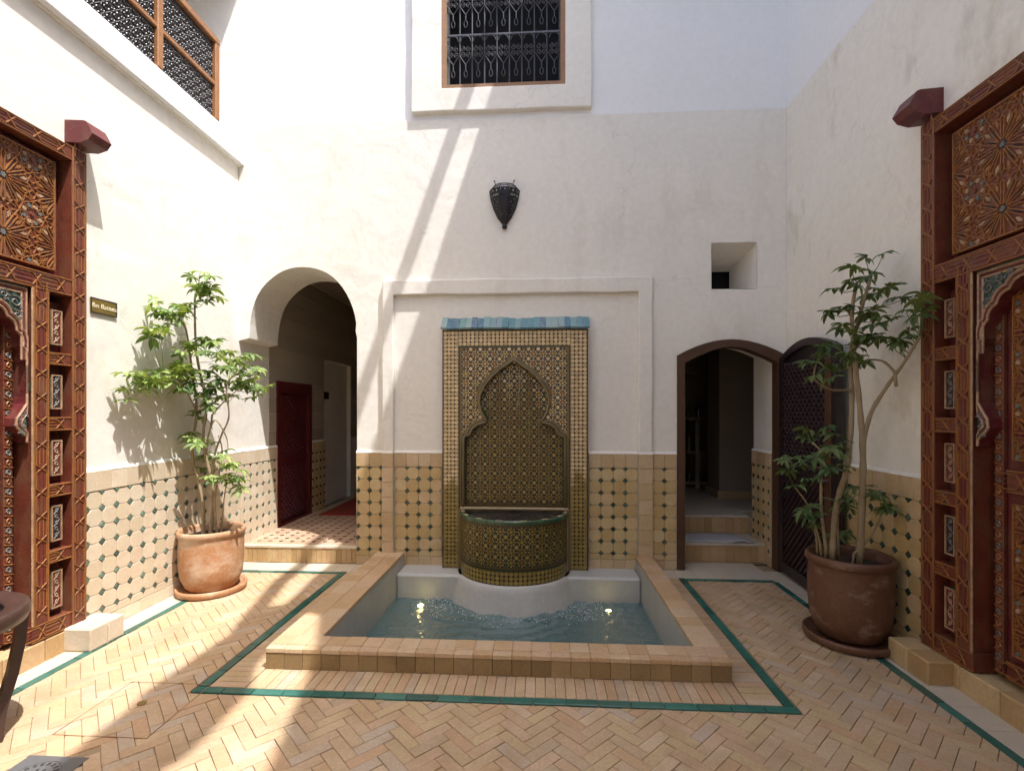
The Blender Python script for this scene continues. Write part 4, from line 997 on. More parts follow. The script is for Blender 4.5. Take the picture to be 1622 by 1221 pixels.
# ================================================================= POOL
pool = empty('fountain_pool', 'sunken rectangular fountain pool with a low tan brick kerb', 'pool', (-.28, -1.02, 0))
OX, OY = -.28, -1.02
KX0, KX1, KY0 = -1.66, 1.09, -2.05; IX0, IX1, IY0 = -1.385, .93, -1.885; KZ = .130
def PB(nm, a, b, m_, bev=0): mb = MB(); mb.box((a[0] - OX, a[1] - OY, a[2]), (b[0] - OX, b[1] - OY, b[2]), bev=bev); return mb.build(nm, M[m_], pool)
# lining walls
PB('lining', (KX0 + .03, KY0 + .03, -.62), (IX0, 0, KZ - .022), 'basin'); PB('lining', (IX1, KY0 + .03, -.62), (KX1 - .03, 0, KZ - .022), 'basin'); PB('lining', (IX0, KY0 + .03, -.62), (IX1, IY0, KZ - .022), 'basin')
PB('pool_bottom', (IX0, IY0, -.66), (IX1, 0, -.62), 'basin'); PB('shelf', (IX0, -.30, -.62), (IX1, 0, .004), 'basin', .02)
# kerb tiles: front face, front top, sides
def kerb(nm, a0, a1, n, fn, mt):
    for i in range(n):
        u0 = a0 + (a1 - a0) * i / n; u1 = a0 + (a1 - a0) * (i + 1) / n
        mb = MB(); p, q = fn(u0 + .0006, u1 - .0006); mb.box(p, q, bev=.0028); o = mb.build(nm, M[mt], pool); o.location = (-OX, -OY, rng.uniform(-.0012, .0012))
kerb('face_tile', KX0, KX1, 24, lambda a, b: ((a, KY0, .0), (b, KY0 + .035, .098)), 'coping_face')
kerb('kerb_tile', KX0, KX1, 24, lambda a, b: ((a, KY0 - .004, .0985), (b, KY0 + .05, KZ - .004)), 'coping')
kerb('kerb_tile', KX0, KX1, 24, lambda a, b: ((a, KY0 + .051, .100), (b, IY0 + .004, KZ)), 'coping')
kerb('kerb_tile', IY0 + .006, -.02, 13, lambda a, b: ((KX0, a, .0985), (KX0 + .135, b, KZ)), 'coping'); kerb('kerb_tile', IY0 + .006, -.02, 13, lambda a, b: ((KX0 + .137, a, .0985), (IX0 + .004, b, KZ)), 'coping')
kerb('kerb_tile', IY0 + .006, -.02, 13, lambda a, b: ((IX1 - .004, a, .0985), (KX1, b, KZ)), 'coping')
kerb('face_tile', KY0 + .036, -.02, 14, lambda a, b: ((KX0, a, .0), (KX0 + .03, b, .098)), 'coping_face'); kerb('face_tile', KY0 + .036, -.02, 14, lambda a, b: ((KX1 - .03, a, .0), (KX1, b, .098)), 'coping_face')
# corner step under water at the front left
mb = MB(); mb.mesh([(IX0, IY0, -.62), (IX0 + .45, IY0, -.62), (IX0, IY0 + .42, -.62), (IX0, IY0, -.10), (IX0 + .45, IY0, -.10), (IX0, IY0 + .42, -.10)], [(3, 4, 5), (0, 1, 4, 3), (1, 2, 5, 4), (2, 0, 3, 5)]); o = mb.build('corner_step', M['basin'], pool); o.location = (-OX, -OY, 0)
# flared white plinth under the basin drum
FX = -.265; FY = -.10
def halfring(a, b, z, n=28): return [(FX + a * math.cos(PI + PI * k / n), FY + b * math.sin(PI + PI * k / n), z) for k in range(n + 1)]
mb = MB(); prof = [(.545, .495, .004), (.56, .51, -.01), (.572, .522, -.06), (.60, .55, -.16), (.635, .58, -.26), (.66, .60, -.36), (.68, .62, -.62)]
rws = [halfring(a, b, z) for a, b, z in prof]
for r0, r1 in zip(rws[:-1], rws[1:]):
    for k in range(28): mb.face([r0[k], r0[k + 1], r1[k + 1], r1[k]])
mb.face(rws[0] + [(FX, FY, .004)])
o = mb.build('plinth', M['basin'], pool, smooth=True); o.location = (-OX, -OY, 0)
for e in o.data.polygons: e.use_smooth = True
# water surface: rippled sheet, strongest round the drum
WZ = -.225; nx, ny = 150, 110; vs_ = []
wr = random.Random(3); waves = [(wr.uniform(0, 2 * PI), wr.uniform(12, 55), wr.uniform(0, 6)) for _ in range(14)]
for j in range(ny + 1):
    for i in range(nx + 1):
        x = IX0 + (IX1 - IX0) * i / nx; y = IY0 + (-.29 - IY0) * j / ny
        d = math.hypot(x - FX, (y - FY) * 1.1); amp = .0035 + .010 * math.exp(-((d - .62) / .28) ** 2)
        h = sum(math.sin(k * (x * math.cos(a) + y * math.sin(a)) + p) / math.sqrt(k) for a, k, p in waves)
        vs_.append((x, y, WZ + amp * h * .9 + amp * .6 * math.sin(42 * d + 3 * math.sin(9 * x))))
mb = MB(); mb.mesh(vs_, [(j * (nx + 1) + i, j * (nx + 1) + i + 1, (j + 1) * (nx + 1) + i + 1, (j + 1) * (nx + 1) + i) for j in range(ny) for i in range(nx)])
wt = mb.build('water', M['water'], smooth=True); tag(wt, kind='structure')
# drops and froth thrown up where the streams fall
mb = MB(); dr = random.Random(8)
for k in range(650):
    a = PI + PI * dr.random(); rr_ = dr.gauss(.69, .09); x = FX + rr_ * math.cos(a) * 1.06; y = FY + rr_ * math.sin(a) * .95
    if dr.random() < .35: x = FX + dr.choice((-1, 1)) * dr.gauss(.70, .10); y = dr.uniform(-.75, -.34)
    if not (IX0 + .02 < x < IX1 - .02 and y < -.33 and y > IY0): continue
    r = dr.uniform(.0018, .005); z = WZ + .006 + dr.expovariate(1 / .012)
    mb.lathe([(0, -r * .8), (r, 0), (0, r * .8)], 5, ctr=(x, y, z))
sp_ = mb.build('splash', mat('froth', (.75, .80, .82), .2)); tag(sp_, 'white froth and drops splashing round the foot of the basin drum', 'splash', kind='stuff')
# underwater lamps
for x, y, lb in ((-1.10, -.47, 'lit underwater lamp in the pool on the arch side'), (.60, -.50, 'lit underwater lamp in the pool on the doorway side')):
    t = empty('pool_lamp', lb, 'lamp', (x, y, -.226))
    mb = MB(); mb.lathe([(.045, -.26), (.05, -.02), (.045, -.008), (.029, -.004)], 16); mb.build('housing', M['steel'], t)
    mb = MB(); mb.lathe([(0, .014), (.012, .012), (.022, .006), (.028, -.002)], 16); mb.build('glass', M['lamp_glow'], t)

# ================================================================= WALL FOUNTAIN
ft = empty('wall_fountain', 'tall zellige mosaic wall fountain with keyhole niche and half round basin', 'fountain', (FX, -.0, 0))
PX0, PX1, PZ1 = -.975 - FX, .457 - FX, 2.357     # local x of the panel
PF = -.10                                        # front plane of the panel
CREAM = (.66, .51, .28); BROWN = (.085, .035, .018); DGREEN = (.018, .05, .036); OCHRE = (.54, .28, .06); YEL = (.60, .42, .11); WHITE_ = (.66, .58, .40); ORANGE = (.46, .19, .06); BLACKT = (.018, .015, .014)
mr_ = random.Random(21)
def wetness(x, z, niche):
    e = .06 * math.sin(x * 17 + z * 3) + .05 * math.sin(x * 41 + 1.3) + mr_.uniform(-.02, .02)
    if niche:
        w = min(1, max(0, (1.98 + e * 1.6 - abs(x) * .9 - z) * 5)) * .95
        if z < 1.35: w = max(.55, w - .35 * max(0, -x - .15) * (z > .75))
        return w
    return min(1, max(0, (.93 + e - z) * 14))
def wc(c, w):
    k = 1 - .52 * w; v = mr_.uniform(.82, 1.15)
    return (c[0] * k * v, c[1] * k * v * (1 - .06 * w), c[2] * k * v * (1 - .55 * w), w)
HALF = [(.0, 2.062), (.06, 2.02), (.14, 1.965), (.22, 1.895), (.29, 1.81), (.335, 1.72), (.345, 1.64), (.325, 1.55), (.285, 1.475), (.262, 1.452), (.275, 1.44), (.305, 1.44), (.36, 1.425), (.41, 1.385), (.437, 1.335), (.443, 1.318), (.475, 1.315), (.495, 1.30), (.50, 1.25), (.50, .60)]
KEY = [(x, z) for x, z in HALF] + [(-x, z) for x, z in HALF[::-1][:-1]]
def inside(p, poly):
    c = False; n_ = len(poly)
    for i in range(n_):
        a, b = poly[i], poly[(i + 1) % n_]
        if (a[1] > p[1]) != (b[1] > p[1]) and p[0] < (b[0] - a[0]) * (p[1] - a[1]) / (b[1] - a[1]) + a[0]: c = not c
    return c
bd = MB(); bd.slab([(PX0, .0), (PX1, .0), (PX1, PZ1), (PX0, PZ1)], [[(x, z) for x, z in KEY]], T, PF, -.005); bd.build('panel_body', mat('bed', (.20, .135, .055), .6, var=.4, vscale=9, vcol=(.12, .085, .04)), ft)
bd = MB(); bd.slab([(-.54, .55), (.54, .55), (.54, 2.1), (-.54, 2.1)], [], T, -.035, -.012); nb = bd.build('niche_back', mat('niche_bed', (.085, .058, .02), .4), ft)
def poly_r(cx, cz, r, n, a0=0.): return [(cx + r * math.cos(a0 + 2 * PI * k / n), cz + r * math.sin(a0 + 2 * PI * k / n)) for k in range(n)]
def rosettes(mb, x0, x1, z0, z1, keep, niche, place, pitch=.0948):
    nx_ = round((x1 - x0) / pitch); nz_ = round((z1 - z0) / pitch); ax = (x1 - x0) / nx_; az = (z1 - z0) / nz_
    def F(poly, col, cx, cz):
        if all(keep(p) for p in poly):
            c = wc(col, wetness(cx, cz, niche)); mb.face([place(*p) for p in poly], 0, c)
    for i in range(nx_ + 1):
        for j in range(nz_ + 1):
            X, Z = x0 + i * ax, z0 + j * az
            # corner disc with dark darts
            F(poly_r(X, Z, .0165, 8, PI / 8), CREAM if (i + j) % 3 else WHITE_, X, Z)
            for k in range(4):
                th = k * PI / 2; cx, cz = X + .0285 * math.cos(th), Z + .0285 * math.sin(th)
                for sg_ in (-1, 1):
                    bx, bz = cx - sg_ * .0095 * math.sin(th), cz + sg_ * .0095 * math.cos(th)
                    F(poly_r(bx, bz, .0095, 4, th + PI / 4), (DGREEN if (i + k) % 2 else BLACKT) if k % 2 else (BROWN if (j + i) % 2 else BLACKT), bx, bz)
            if i < nx_ and j < nz_:
                X += ax / 2; Z += az / 2; base = mr_.choice((OCHRE, OCHRE, ORANGE, YEL, YEL))
                F(poly_r(X, Z, .0125, 8, 0), base, X, Z)
                for k in range(8):
                    th = k * PI / 4 + PI / 8; F(poly_r(X + .0215 * math.cos(th), Z + .0215 * math.sin(th), .0068, 4, th), DGREEN if k % 2 else base, X, Z)
                    th += PI / 8; F(poly_r(X + .0325 * math.cos(th), Z + .0325 * math.sin(th), .0082, 4, th), WHITE_, X, Z)
mo_ = MB(); YF = PF - .0022
fld = (-.535, .535, .60, 2.182)
KEYO = [(x * 1.06, z + .03 if z > .7 else z) for x, z in KEY]
rosettes(mo_, fld[0] + .012, fld[1] - .012, .64, fld[3] - .018, lambda p: fld[0] < p[0] < fld[1] and fld[2] < p[1] < fld[3] and not inside(p, KEYO), False, lambda a, b: (a, YF, b))
# checker border of octagons and crosses
bp_ = .0402
def checks(mb, x0, x1, z0, z1, place, niche=False, pitch=bp_):
    nx_ = max(1, round((x1 - x0) / pitch)); nz_ = max(1, round((z1 - z0) / pitch)); ax = (x1 - x0) / nx_; az = (z1 - z0) / nz_
    for i in range(nx_):
        for j in range(nz_):
            X, Z = x0 + (i + .5) * ax, z0 + (j + .5) * az; w = 1.0 if niche else wetness(X, Z, False)
            mb.face([place(*p) for p in poly_r(X, Z, .0190, 8, PI / 8)], 0, wc(CREAM, w))
            if i < nx_ - 1 and j < nz_ - 1:
                mb.face([place(*p) for p in poly_r(X + ax / 2, Z + az / 2, .0135, 4, 0)], 0, wc(BROWN, w))
pl_ = lambda a, b: (a, YF, b)
m_ = .012
checks(mo_, PX0 + m_, -.552, .02, PZ1 - m_, pl_); checks(mo_, .552, PX1 - m_, .02, PZ1 - m_, pl_); checks(mo_, -.552, .552, 2.200, PZ1 - m_, pl_)
def line(mb, x0, x1, z0, z1, col, n, y=YF - .0006):
    for k in range(n):
        if z1 - z0 > x1 - x0: a, b = z0 + (z1 - z0) * k / n, z0 + (z1 - z0) * (k + 1) / n - .001; q = [(x0, y, a), (x1, y, a), (x1, y, b), (x0, y, b)]; w = wetness(x0, (a + b) / 2, False)
        else: a, b = x0 + (x1 - x0) * k / n, x0 + (x1 - x0) * (k + 1) / n - .001; q = [(a, y, z0), (b, y, z0), (b, y, z1), (a, y, z1)]; w = wetness(a, z0, False)
        mb.face(q, 0, wc(col, w))
line(mo_, -.548, -.537, .60, 2.196, DGREEN, 40); line(mo_, .537, .548, .60, 2.196, DGREEN, 40); line(mo_, -.536, .536, 2.185, 2.196, DGREEN, 28)
line(mo_, PX0, PX0 + .008, .0, PZ1, BLACKT, 50); line(mo_, PX1 - .008, PX1, .0, PZ1, BLACKT, 50); line(mo_, PX0 + .009, PX1 - .009, PZ1 - .008, PZ1, BLACKT, 40)
mo_.build('panel_mosaic', M['mosaic'], ft, kind='stuff')
nm2 = MB(); rosettes(nm2, -.49, .49, .66, 2.04, lambda p: inside(p, KEY), True, lambda a, b: (a, -.0375, b)); nm2.build('niche_mosaic', M['mosaic'], ft, kind='stuff')
# keyhole moulding: two beads
mb = MB(); kp = [(x, z) for x, z in KEY]; kp2 = kp[len(HALF) - 1:] + kp[:len(HALF) - 1]
path = [(-x, z) for x, z in HALF[::-1]] + HALF[1:]
mb.tube([(x, PF - .006, z) for x, z in path], .0135, 8); mb.tube([(x * 1.045, PF - .004, z + (.022 if z > 1.3 else 0)) for x, z in path], .008, 6)
mb.build('keyhole_moulding', M['moulding'], ft, smooth=True)
mb = MB(); mb.box((-.53, PF - .022, .588), (.53, PF + .01, .612), bev=.006); mb.build('sill', mat('sill', (.42, .34, .20), .4, var=.4, vscale=20, vcol=(.25, .19, .09)), ft)
# blue tile coping
n = 24; w_ = (PX1 - PX0 + .03) / n
me = MB(); me.mesh([(-w_ / 2 + .001, 0, 0), (w_ / 2 - .001, 0, 0), (w_ / 2 - .001, .120, .118), (-w_ / 2 + .001, .120, .118), (-w_ / 2 + .001, .010, -.014), (w_ / 2 - .001, .010, -.014), (w_ / 2 - .001, .135, .104), (-w_ / 2 + .001, .135, .104)], [(0, 1, 2, 3), (4, 5, 6, 7), (0, 1, 5, 4), (1, 2, 6, 5), (2, 3, 7, 6), (3, 0, 4, 7)])
me = me.make('roof_tile', M['blue_tile'])
for i in range(n): put('roof_tile', me, ft, (PX0 - .015 + (i + .5) * w_, -.137, 2.372 + rng.uniform(-.005, .005)), (rng.uniform(-.05, .05), rng.uniform(-.03, .03), rng.uniform(-.03, .03)), (1, 1 + rng.uniform(-.04, .06), 1))
mb = MB(); mb.mesh([(PX0, -.10, 2.355), (PX1, -.10, 2.355), (PX1, .0, 2.355), (PX0, .0, 2.355), (PX0, .0, 2.44), (PX1, .0, 2.44)], [(0, 1, 2, 3), (0, 1, 5, 4), (2, 3, 4, 5), (0, 3, 4), (1, 2, 5)]); mb.build('coping_bed', M['plaster'], ft)
# half round basin
DA, DB, DZ = .520, .475, .575
def dr_(th, a, b): return (a * math.cos(PI + th), FY + b * math.sin(PI + th))
mb = MB(); n = 40
for k in range(n):
    t0, t1 = PI * k / n, PI * (k + 1) / n; p, q = dr_(t0, DA, DB), dr_(t1, DA, DB); pi_, qi = dr_(t0, DA - .033, DB - .033), dr_(t1, DA - .033, DB - .033)
    mb.face([(*p, .0), (*q, .0), (*q, DZ), (*p, DZ)]); mb.face([(*pi_, DZ), (*qi, DZ), (*qi, .45), (*pi_, .45)])
    mb.face([(*p, .0), (*q, .0), (0, FY, .0)]); mb.face([(*pi_, .46), (*qi, .46), (0, FY, .46)])
dm = mb.build('basin_drum', mat('drum_bed', (.085, .06, .02), .35, var=.4, vscale=12, vcol=(.06, .045, .02)), ft)
plen = PI * math.sqrt((DA ** 2 + DB ** 2) / 2)
def drum_place(u, z): x, y = dr_(u / plen * PI, DA + .0022, DB + .0022); return (x, y, z)
mb = MB()
class _W: pass
old_wet = wetness
def wetness(x, z, niche): return .88
rosettes(mb, .0, plen, .165, .53, lambda p: .001 < p[0] < plen - .001 and .15 < p[1] < .54, True, drum_place)
checks(mb, .0, plen, .012, .128, drum_place, True)
for k in range(60):
    a, b = plen * k / 60, plen * (k + 1) / 60
    mb.face([drum_place(a, .135), drum_place(b, .135), drum_place(b, .146), drum_place(a, .146)], 0, wc(DGREEN, .9))
wetness = old_wet
mb.build('drum_mosaic', M['mosaic'], dm, kind='stuff')
nrim = 22   # rim tiles green and cream
for k in range(nrim):
    t0, t1 = PI * k / nrim + .004, PI * (k + 1) / nrim - .004; mb = MB(); rows = []
    for t in (t0, (t0 + t1) / 2, t1):
        rows.append([(*dr_(t, DA + .010, DB + .010), DZ - .032), (*dr_(t, DA + .010, DB + .010), DZ - .004), (*dr_(t, DA, DB), DZ + .006), (*dr_(t, DA - .034, DB - .034), DZ + .004), (*dr_(t, DA - .034, DB - .034), DZ - .03)])
    for r0, r1 in zip(rows[:-1], rows[1:]):
        for i in range(4): mb.face([r0[i], r0[i + 1], r1[i + 1], r1[i]], 0 if i < 2 or k % 3 else 1)
    mb.face(rows[0], 0); mb.face(rows[-1], 0)
    mb.build('rim_tile', [mat('rim_green', (.035, .085, .045), .2, var=.4, vscale=30, vcol=(.09, .13, .07)) if k == 0 else bpy.data.materials['rim_green'], M['dado_plain']], ft)
mb = MB(); rows = []
for j in range(9):
    f = j / 8; rows.append([(*[(DA - .03) * f * math.cos(PI + PI * k / 36) if c == 0 else FY - .004 + (DB - .03) * f * math.sin(PI + PI * k / 36) for c in (0, 1)], DZ - .002 + .004 * math.sin(k * 2.1 + j * 1.7) + .003 * math.sin(k * .9 - j * 2.3)) for k in range(37)])
for r0, r1 in zip(rows[:-1], rows[1:]):
    for k in range(36): mb.face([r0[k], r0[k + 1], r1[k + 1], r1[k]])
bw_ = mb.build('basin_water', M['basin_water'], smooth=True); bw_.location = (FX, 0, 0); tag(bw_, kind='structure')
# spout and streams
mb = MB(); mb.tube([(.085, -.03, 1.985), (.085, -.07, 1.985), (.083, -.085, 1.97)], .010, 8); mb.build('spout', M['brass'], ft)
def stream(label, pts, r):
    mb = MB(); mb.tube(pts, r, 6); o = mb.build('water_stream', M['stream'], smooth=True); tag(o, label, 'water stream')
stream('thin water stream falling across the keyhole niche', [(FX + .083 - .10 * t - .02 * t * t, -.085 - .04 * t, 1.97 - .30 * t - 1.08 * t * t) for t in [k * .5 / 12 for k in range(13)]], [.0022 + .0008 * math.sin(k * 1.9) for k in range(13)])
for x, y, lb in ((-.50, -.10, 'water dribbling off the basin rim on the arch side'), (.515, -.14, 'water dribbling off the basin rim on the doorway side')):
    stream(lb, [(FX + x * (1 + .02 * t) + .004 * math.sin(t * 9), y - .01 - .03 * t, .56 - .78 * t) for t in [k / 14 for k in range(15)]], [.0045 + .0016 * math.sin(k * 2.3) for k in range(15)])

# ================================================================= POTTED PLANTS
def pot(label, slabel, x, y, r, h, mt, sr):
    t = empty('plant_pot', label, 'plant pot', (x, y, .035))
    h -= .035
    mb = MB(); mb.lathe([(0, 0), (r * .66, 0), (r * .76, .025), (r * .90, h * .22), (r * .945, h * .42), (r * .95, h * .70), (r * .93, h * .86), (r * .94, h * .885)], 48, wob=.004); mb.build('body', M[mt], t, smooth=True)
    mb = MB(); mb.lathe([(r * .94, h * .885), (r * .975, h * .90), (r * 1.005, h * .93), (r * 1.0, h * .975), (r * .955, h * 1.0), (r * .90, h * .99), (r * .87, h * .95), (r * .86, h * .82)], 48, wob=.003); mb.build('rim', M[mt], t, smooth=True)
    mb = MB(); mb.lathe([(0, h * .90), (r * .5, h * .895), (r * .87, h * .87)], 24, wob=.03); mb.build('soil', M['soil'], t)
    s_ = MB(); s_.lathe([(0, .004), (sr * .90, .004), (sr * .97, .012), (sr, .035), (sr * 1.0, .055), (sr * .965, .062), (sr * .92, .05), (sr * .88, .034), (0, .034)], 48, wob=.006)
    o = s_.build('saucer', M[mt], smooth=True); o.location = (x, y, 0); tag(o, slabel, 'saucer')
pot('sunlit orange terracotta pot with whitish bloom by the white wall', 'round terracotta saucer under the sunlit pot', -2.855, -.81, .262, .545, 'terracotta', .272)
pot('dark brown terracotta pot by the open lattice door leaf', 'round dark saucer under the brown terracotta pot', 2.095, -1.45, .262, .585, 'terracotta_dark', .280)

def leaf_whorl(seed):
    """umbrella-tree leaf: a ring of 8-9 drooping leaflets on little stalks"""
    g = random.Random(seed); mb = MB(); n = g.choice((7, 8, 9))
    for k in range(n):
        th = 2 * PI * k / n + g.uniform(-.22, .22); L = g.uniform(.075, .125); W = L * g.uniform(.34, .43); dro = g.uniform(.15, .75); st_ = g.uniform(.008, .016); c = (g.uniform(-.25, .25) % 1.0, 0, 0, 0)
        e = V(math.cos(th), math.sin(th), 0); sd = V(-e.y, e.x, 0); rows = []
        for i in range(6):
            f = i / 5; r_ = st_ + L * f; z = .012 * math.sin(f * 2.2) - dro * L * f * f; w = W * (math.sin(PI * (f * .86 + .06)) ** .8) * (.9 if f < .2 else 1)
            if i == 5: w = .001
            ctr = e * r_ + V(0, 0, z); rows.append([ctr - sd * w * .5 + V(0, 0, w * .14), ctr - V(0, 0, w * .06), ctr + sd * w * .5 + V(0, 0, w * .14)])
        for r0, r1 in zip(rows[:-1], rows[1:]):
            mb.face([r0[0], r0[1], r1[1], r1[0]], 0, c); mb.face([r0[1], r0[2], r1[2], r1[1]], 0, c)
        mb.tube([(0, 0, 0), rows[0][1]], .0016, 4, 0, (.5, 0, 0, 0))
    return mb
def plant(name, label, base, stems, whorls, lm, radii, sc, seed, dens):
    t = empty(name, label, 'plant', base); g = random.Random(seed)
    B = Vector(base); allp = []
    for pts, r in zip(stems, radii):
        P_ = [Vector(p) for p in pts]; sm = []
        for i in range(len(P_) - 1):   # Catmull-Rom
            a, b, c, d = P_[max(i - 1, 0)], P_[i], P_[i + 1], P_[min(i + 2, len(P_) - 1)]
            for k in range(6):
                u = k / 6; sm.append(.5 * ((2 * b) + (c - a) * u + (2 * a - 5 * b + 4 * c - d) * u * u + (3 * b - a - 3 * c + d) * u ** 3))
        sm.append(P_[-1]); n_ = len(sm); sm[0] = sm[0] - V(0, 0, .08)
        mb = MB(); mb.tube([p - B for p in sm], [r * (1 - .55 * i / n_) * (1 + .10 * math.sin(i * 1.7)) for i in range(n_)], 8); mb.build('stem', M['bark'], t, smooth=True)
        allp += [(p, r) for p in sm[n_ // 3:]]
    vars_ = [leaf_whorl(seed * 10 + k).make('leaf', M[lm]) for k in range(6)]
    pm = MB()
    for w in whorls:
        for q in range(dens):
            p = Vector(w) + V(g.uniform(-.05, .05), g.uniform(-.05, .05), g.uniform(-.04, .05)) * (0.5, 1.5, 2.0, 2.4)[q]
            if p.x < XL + .07: p.x = XL + .07
            if p.x > XR - .07: p.x = XR - .07
            near = min(allp, key=lambda a: (a[0] - p).length + max(0, a[0].z - p.z) * .8)[0]
            d = p - near
            put('leaf', vars_[g.randrange(6)], t, p - B, (g.uniform(-.45, .45) + d.y * -.5, g.uniform(-.45, .45) + d.x * .5, g.uniform(0, 6.28)), [sc * g.uniform(.7, 1.1)] * 3)
            mid = near.lerp(p, .55) + V(0, 0, -.02); pm.tube([near - B, mid - B, p - B], [.0035, .0025, .002], 5)
    pm.build('leaf_stalks', M[lm], t, kind='stuff')
    return t
WL = [(-2.9, -0.94, 2.62), (-2.79, -0.99, 2.5), (-2.99, -0.92, 2.47), (-2.72, -1.01, 2.58), (-2.93, -1.25, 2.34), (-2.94, -1.33, 2.21), (-2.96, -1.13, 2.26), (-2.99, -1.32, 2.35), (-2.98, -1.02, 2.34), (-2.93, -0.91, 2.11), (-2.91, -0.74, 2.09), (-2.81, -0.74, 2.0), (-2.48, -0.96, 2.0), (-2.45, -0.92, 1.91), (-2.65, -0.8, 1.83), (-2.86, -0.77, 1.85), (-2.93, -0.91, 1.88), (-2.95, -1.09, 1.93), (-2.96, -1.29, 1.86), (-2.96, -1.43, 1.77), (-2.92, -1.39, 1.71), (-2.96, -0.95, 1.73), (-2.87, -0.92, 1.66), (-2.94, -0.7, 1.57), (-2.77, -0.82, 1.68), (-2.67, -0.71, 1.77), (-2.53, -0.72, 1.77), (-2.67, -0.85, 1.92), (-2.95, -1.17, 1.8), (-2.87, -0.88, 1.8), (-3.0, -0.97, 1.85), (-2.47, -0.92, 1.82), (-2.77, -0.74, 1.76), (-2.88, -1.01, 2.03), (-2.67, -1.01, 2.11), (-2.96, -0.81, 1.26), (-2.93, -0.93, 1.34), (-2.7, -0.84, 1.1), (-2.74, -0.86, 0.99), (-2.61, -0.91, 0.98), (-2.94, -0.67, 1.1), (-2.52, -0.96, 1.06)]
WR = [(2.18, -1.48, 2.58), (2.04, -1.54, 2.49), (2.24, -1.48, 2.48), (2.04, -1.5, 2.43), (2.23, -1.42, 2.35), (2.19, -1.65, 2.33), (2.25, -1.72, 2.27), (2.2, -1.85, 2.17), (2.0, -1.41, 2.25), (2.04, -1.53, 2.23), (2.14, -1.5, 2.19), (2.21, -1.55, 2.18), (2.02, -1.46, 2.12), (2.02, -1.6, 2.07), (2.19, -1.53, 2.02), (2.2, -1.66, 2.0), (2.26, -1.82, 2.13), (2.18, -2.0, 2.13), (2.23, -1.81, 2.06), (2.21, -1.75, 1.97), (1.96, -1.35, 1.96), (1.8, -1.52, 1.87), (1.93, -1.55, 1.96), (2.04, -1.47, 1.9), (2.04, -1.57, 1.87), (2.17, -1.49, 1.85), (2.03, -1.3, 1.85), (1.87, -1.5, 1.8), (2.05, -1.61, 2.38), (2.14, -1.6, 2.11), (2.09, -1.56, 2.0), (1.89, -1.36, 1.4), (1.89, -1.49, 1.43), (1.96, -1.52, 1.35), (1.88, -1.58, 1.3), (1.84, -1.3, 1.18), (1.69, -1.47, 1.15), (1.81, -1.54, 1.22), (1.73, -1.59, 1.11), (1.88, -1.59, 1.17), (1.98, -1.56, 1.14), (2.23, -1.39, 1.04), (2.21, -1.56, 0.98), (2.02, -1.6, 0.98), (2.24, -1.58, 0.94), (2.17, -1.29, 0.89), (1.78, -1.57, 0.89), (1.79, -1.44, 0.83), (2.05, -1.36, 0.69)]
SL = [[(-2.92, -0.83, 0.47), (-2.93, -0.83, 0.8), (-3.02, -0.83, 1.18), (-2.98, -0.83, 1.56), (-3.02, -0.83, 1.89), (-2.99, -0.95, 2.25), (-2.95, -1.14, 2.3)], [(-2.86, -0.83, 0.47), (-2.85, -0.80, 0.85), (-2.92, -0.83, 1.29), (-2.88, -0.85, 1.62), (-2.98, -0.83, 2.05), (-2.96, -0.88, 2.49), (-2.90, -0.93, 2.57)], [(-2.79, -0.83, 0.47), (-2.79, -0.87, 0.8), (-2.75, -0.83, 1.18), (-2.82, -0.78, 1.34)], [(-2.83, -0.78, 0.47), (-2.88, -0.75, 0.74), (-2.86, -0.78, 1.12), (-2.76, -0.83, 1.34), (-2.69, -0.83, 1.51), (-2.69, -0.86, 1.78), (-2.54, -0.9, 1.89)], [(-2.76, -0.83, 0.48), (-2.72, -0.86, 0.74), (-2.69, -0.86, 0.96)], [(-2.89, -0.83, 1.29), (-2.79, -0.87, 1.48), (-2.69, -0.87, 1.34), (-2.67, -0.87, 1.23)], [(-2.98, -0.83, 1.56), (-2.97, -1.08, 1.82), (-2.98, -1.3, 1.78)], [(-2.85, -0.83, 1.51), (-2.76, -0.83, 1.61), (-2.6, -0.83, 1.75)]]
SR = [[(1.97, -1.47, 0.61), (2.0, -1.47, 0.92), (2.07, -1.47, 1.2), (2.1, -1.47, 1.6), (2.11, -1.44, 1.94), (2.15, -1.47, 2.2), (2.22, -1.48, 2.47)], [(2.15, -1.47, 0.58), (2.15, -1.50, 1.05), (2.15, -1.50, 1.32), (2.13, -1.50, 1.6), (2.1, -1.50, 1.9), (2.08, -1.50, 2.2), (2.1, -1.52, 2.41)], [(2.15, -1.50, 1.32), (2.19, -1.52, 1.54), (2.25, -1.6, 1.73), (2.23, -1.76, 1.85), (2.21, -1.92, 1.99)], [(2.11, -1.47, 1.7), (1.95, -1.49, 1.70), (1.84, -1.50, 1.77), (1.85, -1.50, 1.88)], [(1.93, -1.47, 0.62), (1.9, -1.47, 0.87), (1.9, -1.47, 1.17), (1.9, -1.49, 1.26), (1.84, -1.47, 1.34)], [(1.9, -1.47, 0.62), (1.81, -1.50, 0.89), (1.71, -1.48, 1.05)], [(2.04, -1.42, 0.61), (2.05, -1.40, 0.88), (2.08, -1.42, 0.94)], [(2.1, -1.47, 0.58), (2.2, -1.50, 0.71), (2.23, -1.57, 0.89)], [(2.24, -1.68, 1.79), (2.25, -1.55, 1.88), (2.18, -1.5, 1.9)], [(1.90, -1.42, 0.62), (1.87, -1.42, 0.79), (1.81, -1.45, 0.85)]]
plant('umbrella_plant', 'sunlit umbrella plant growing in the orange pot and casting shadow on the white wall', (-2.855, -.81, .48), SL, WL, 'leaf', [.014, .015, .010, .011, .008, .008, .008, .008], .82, 3, 4)
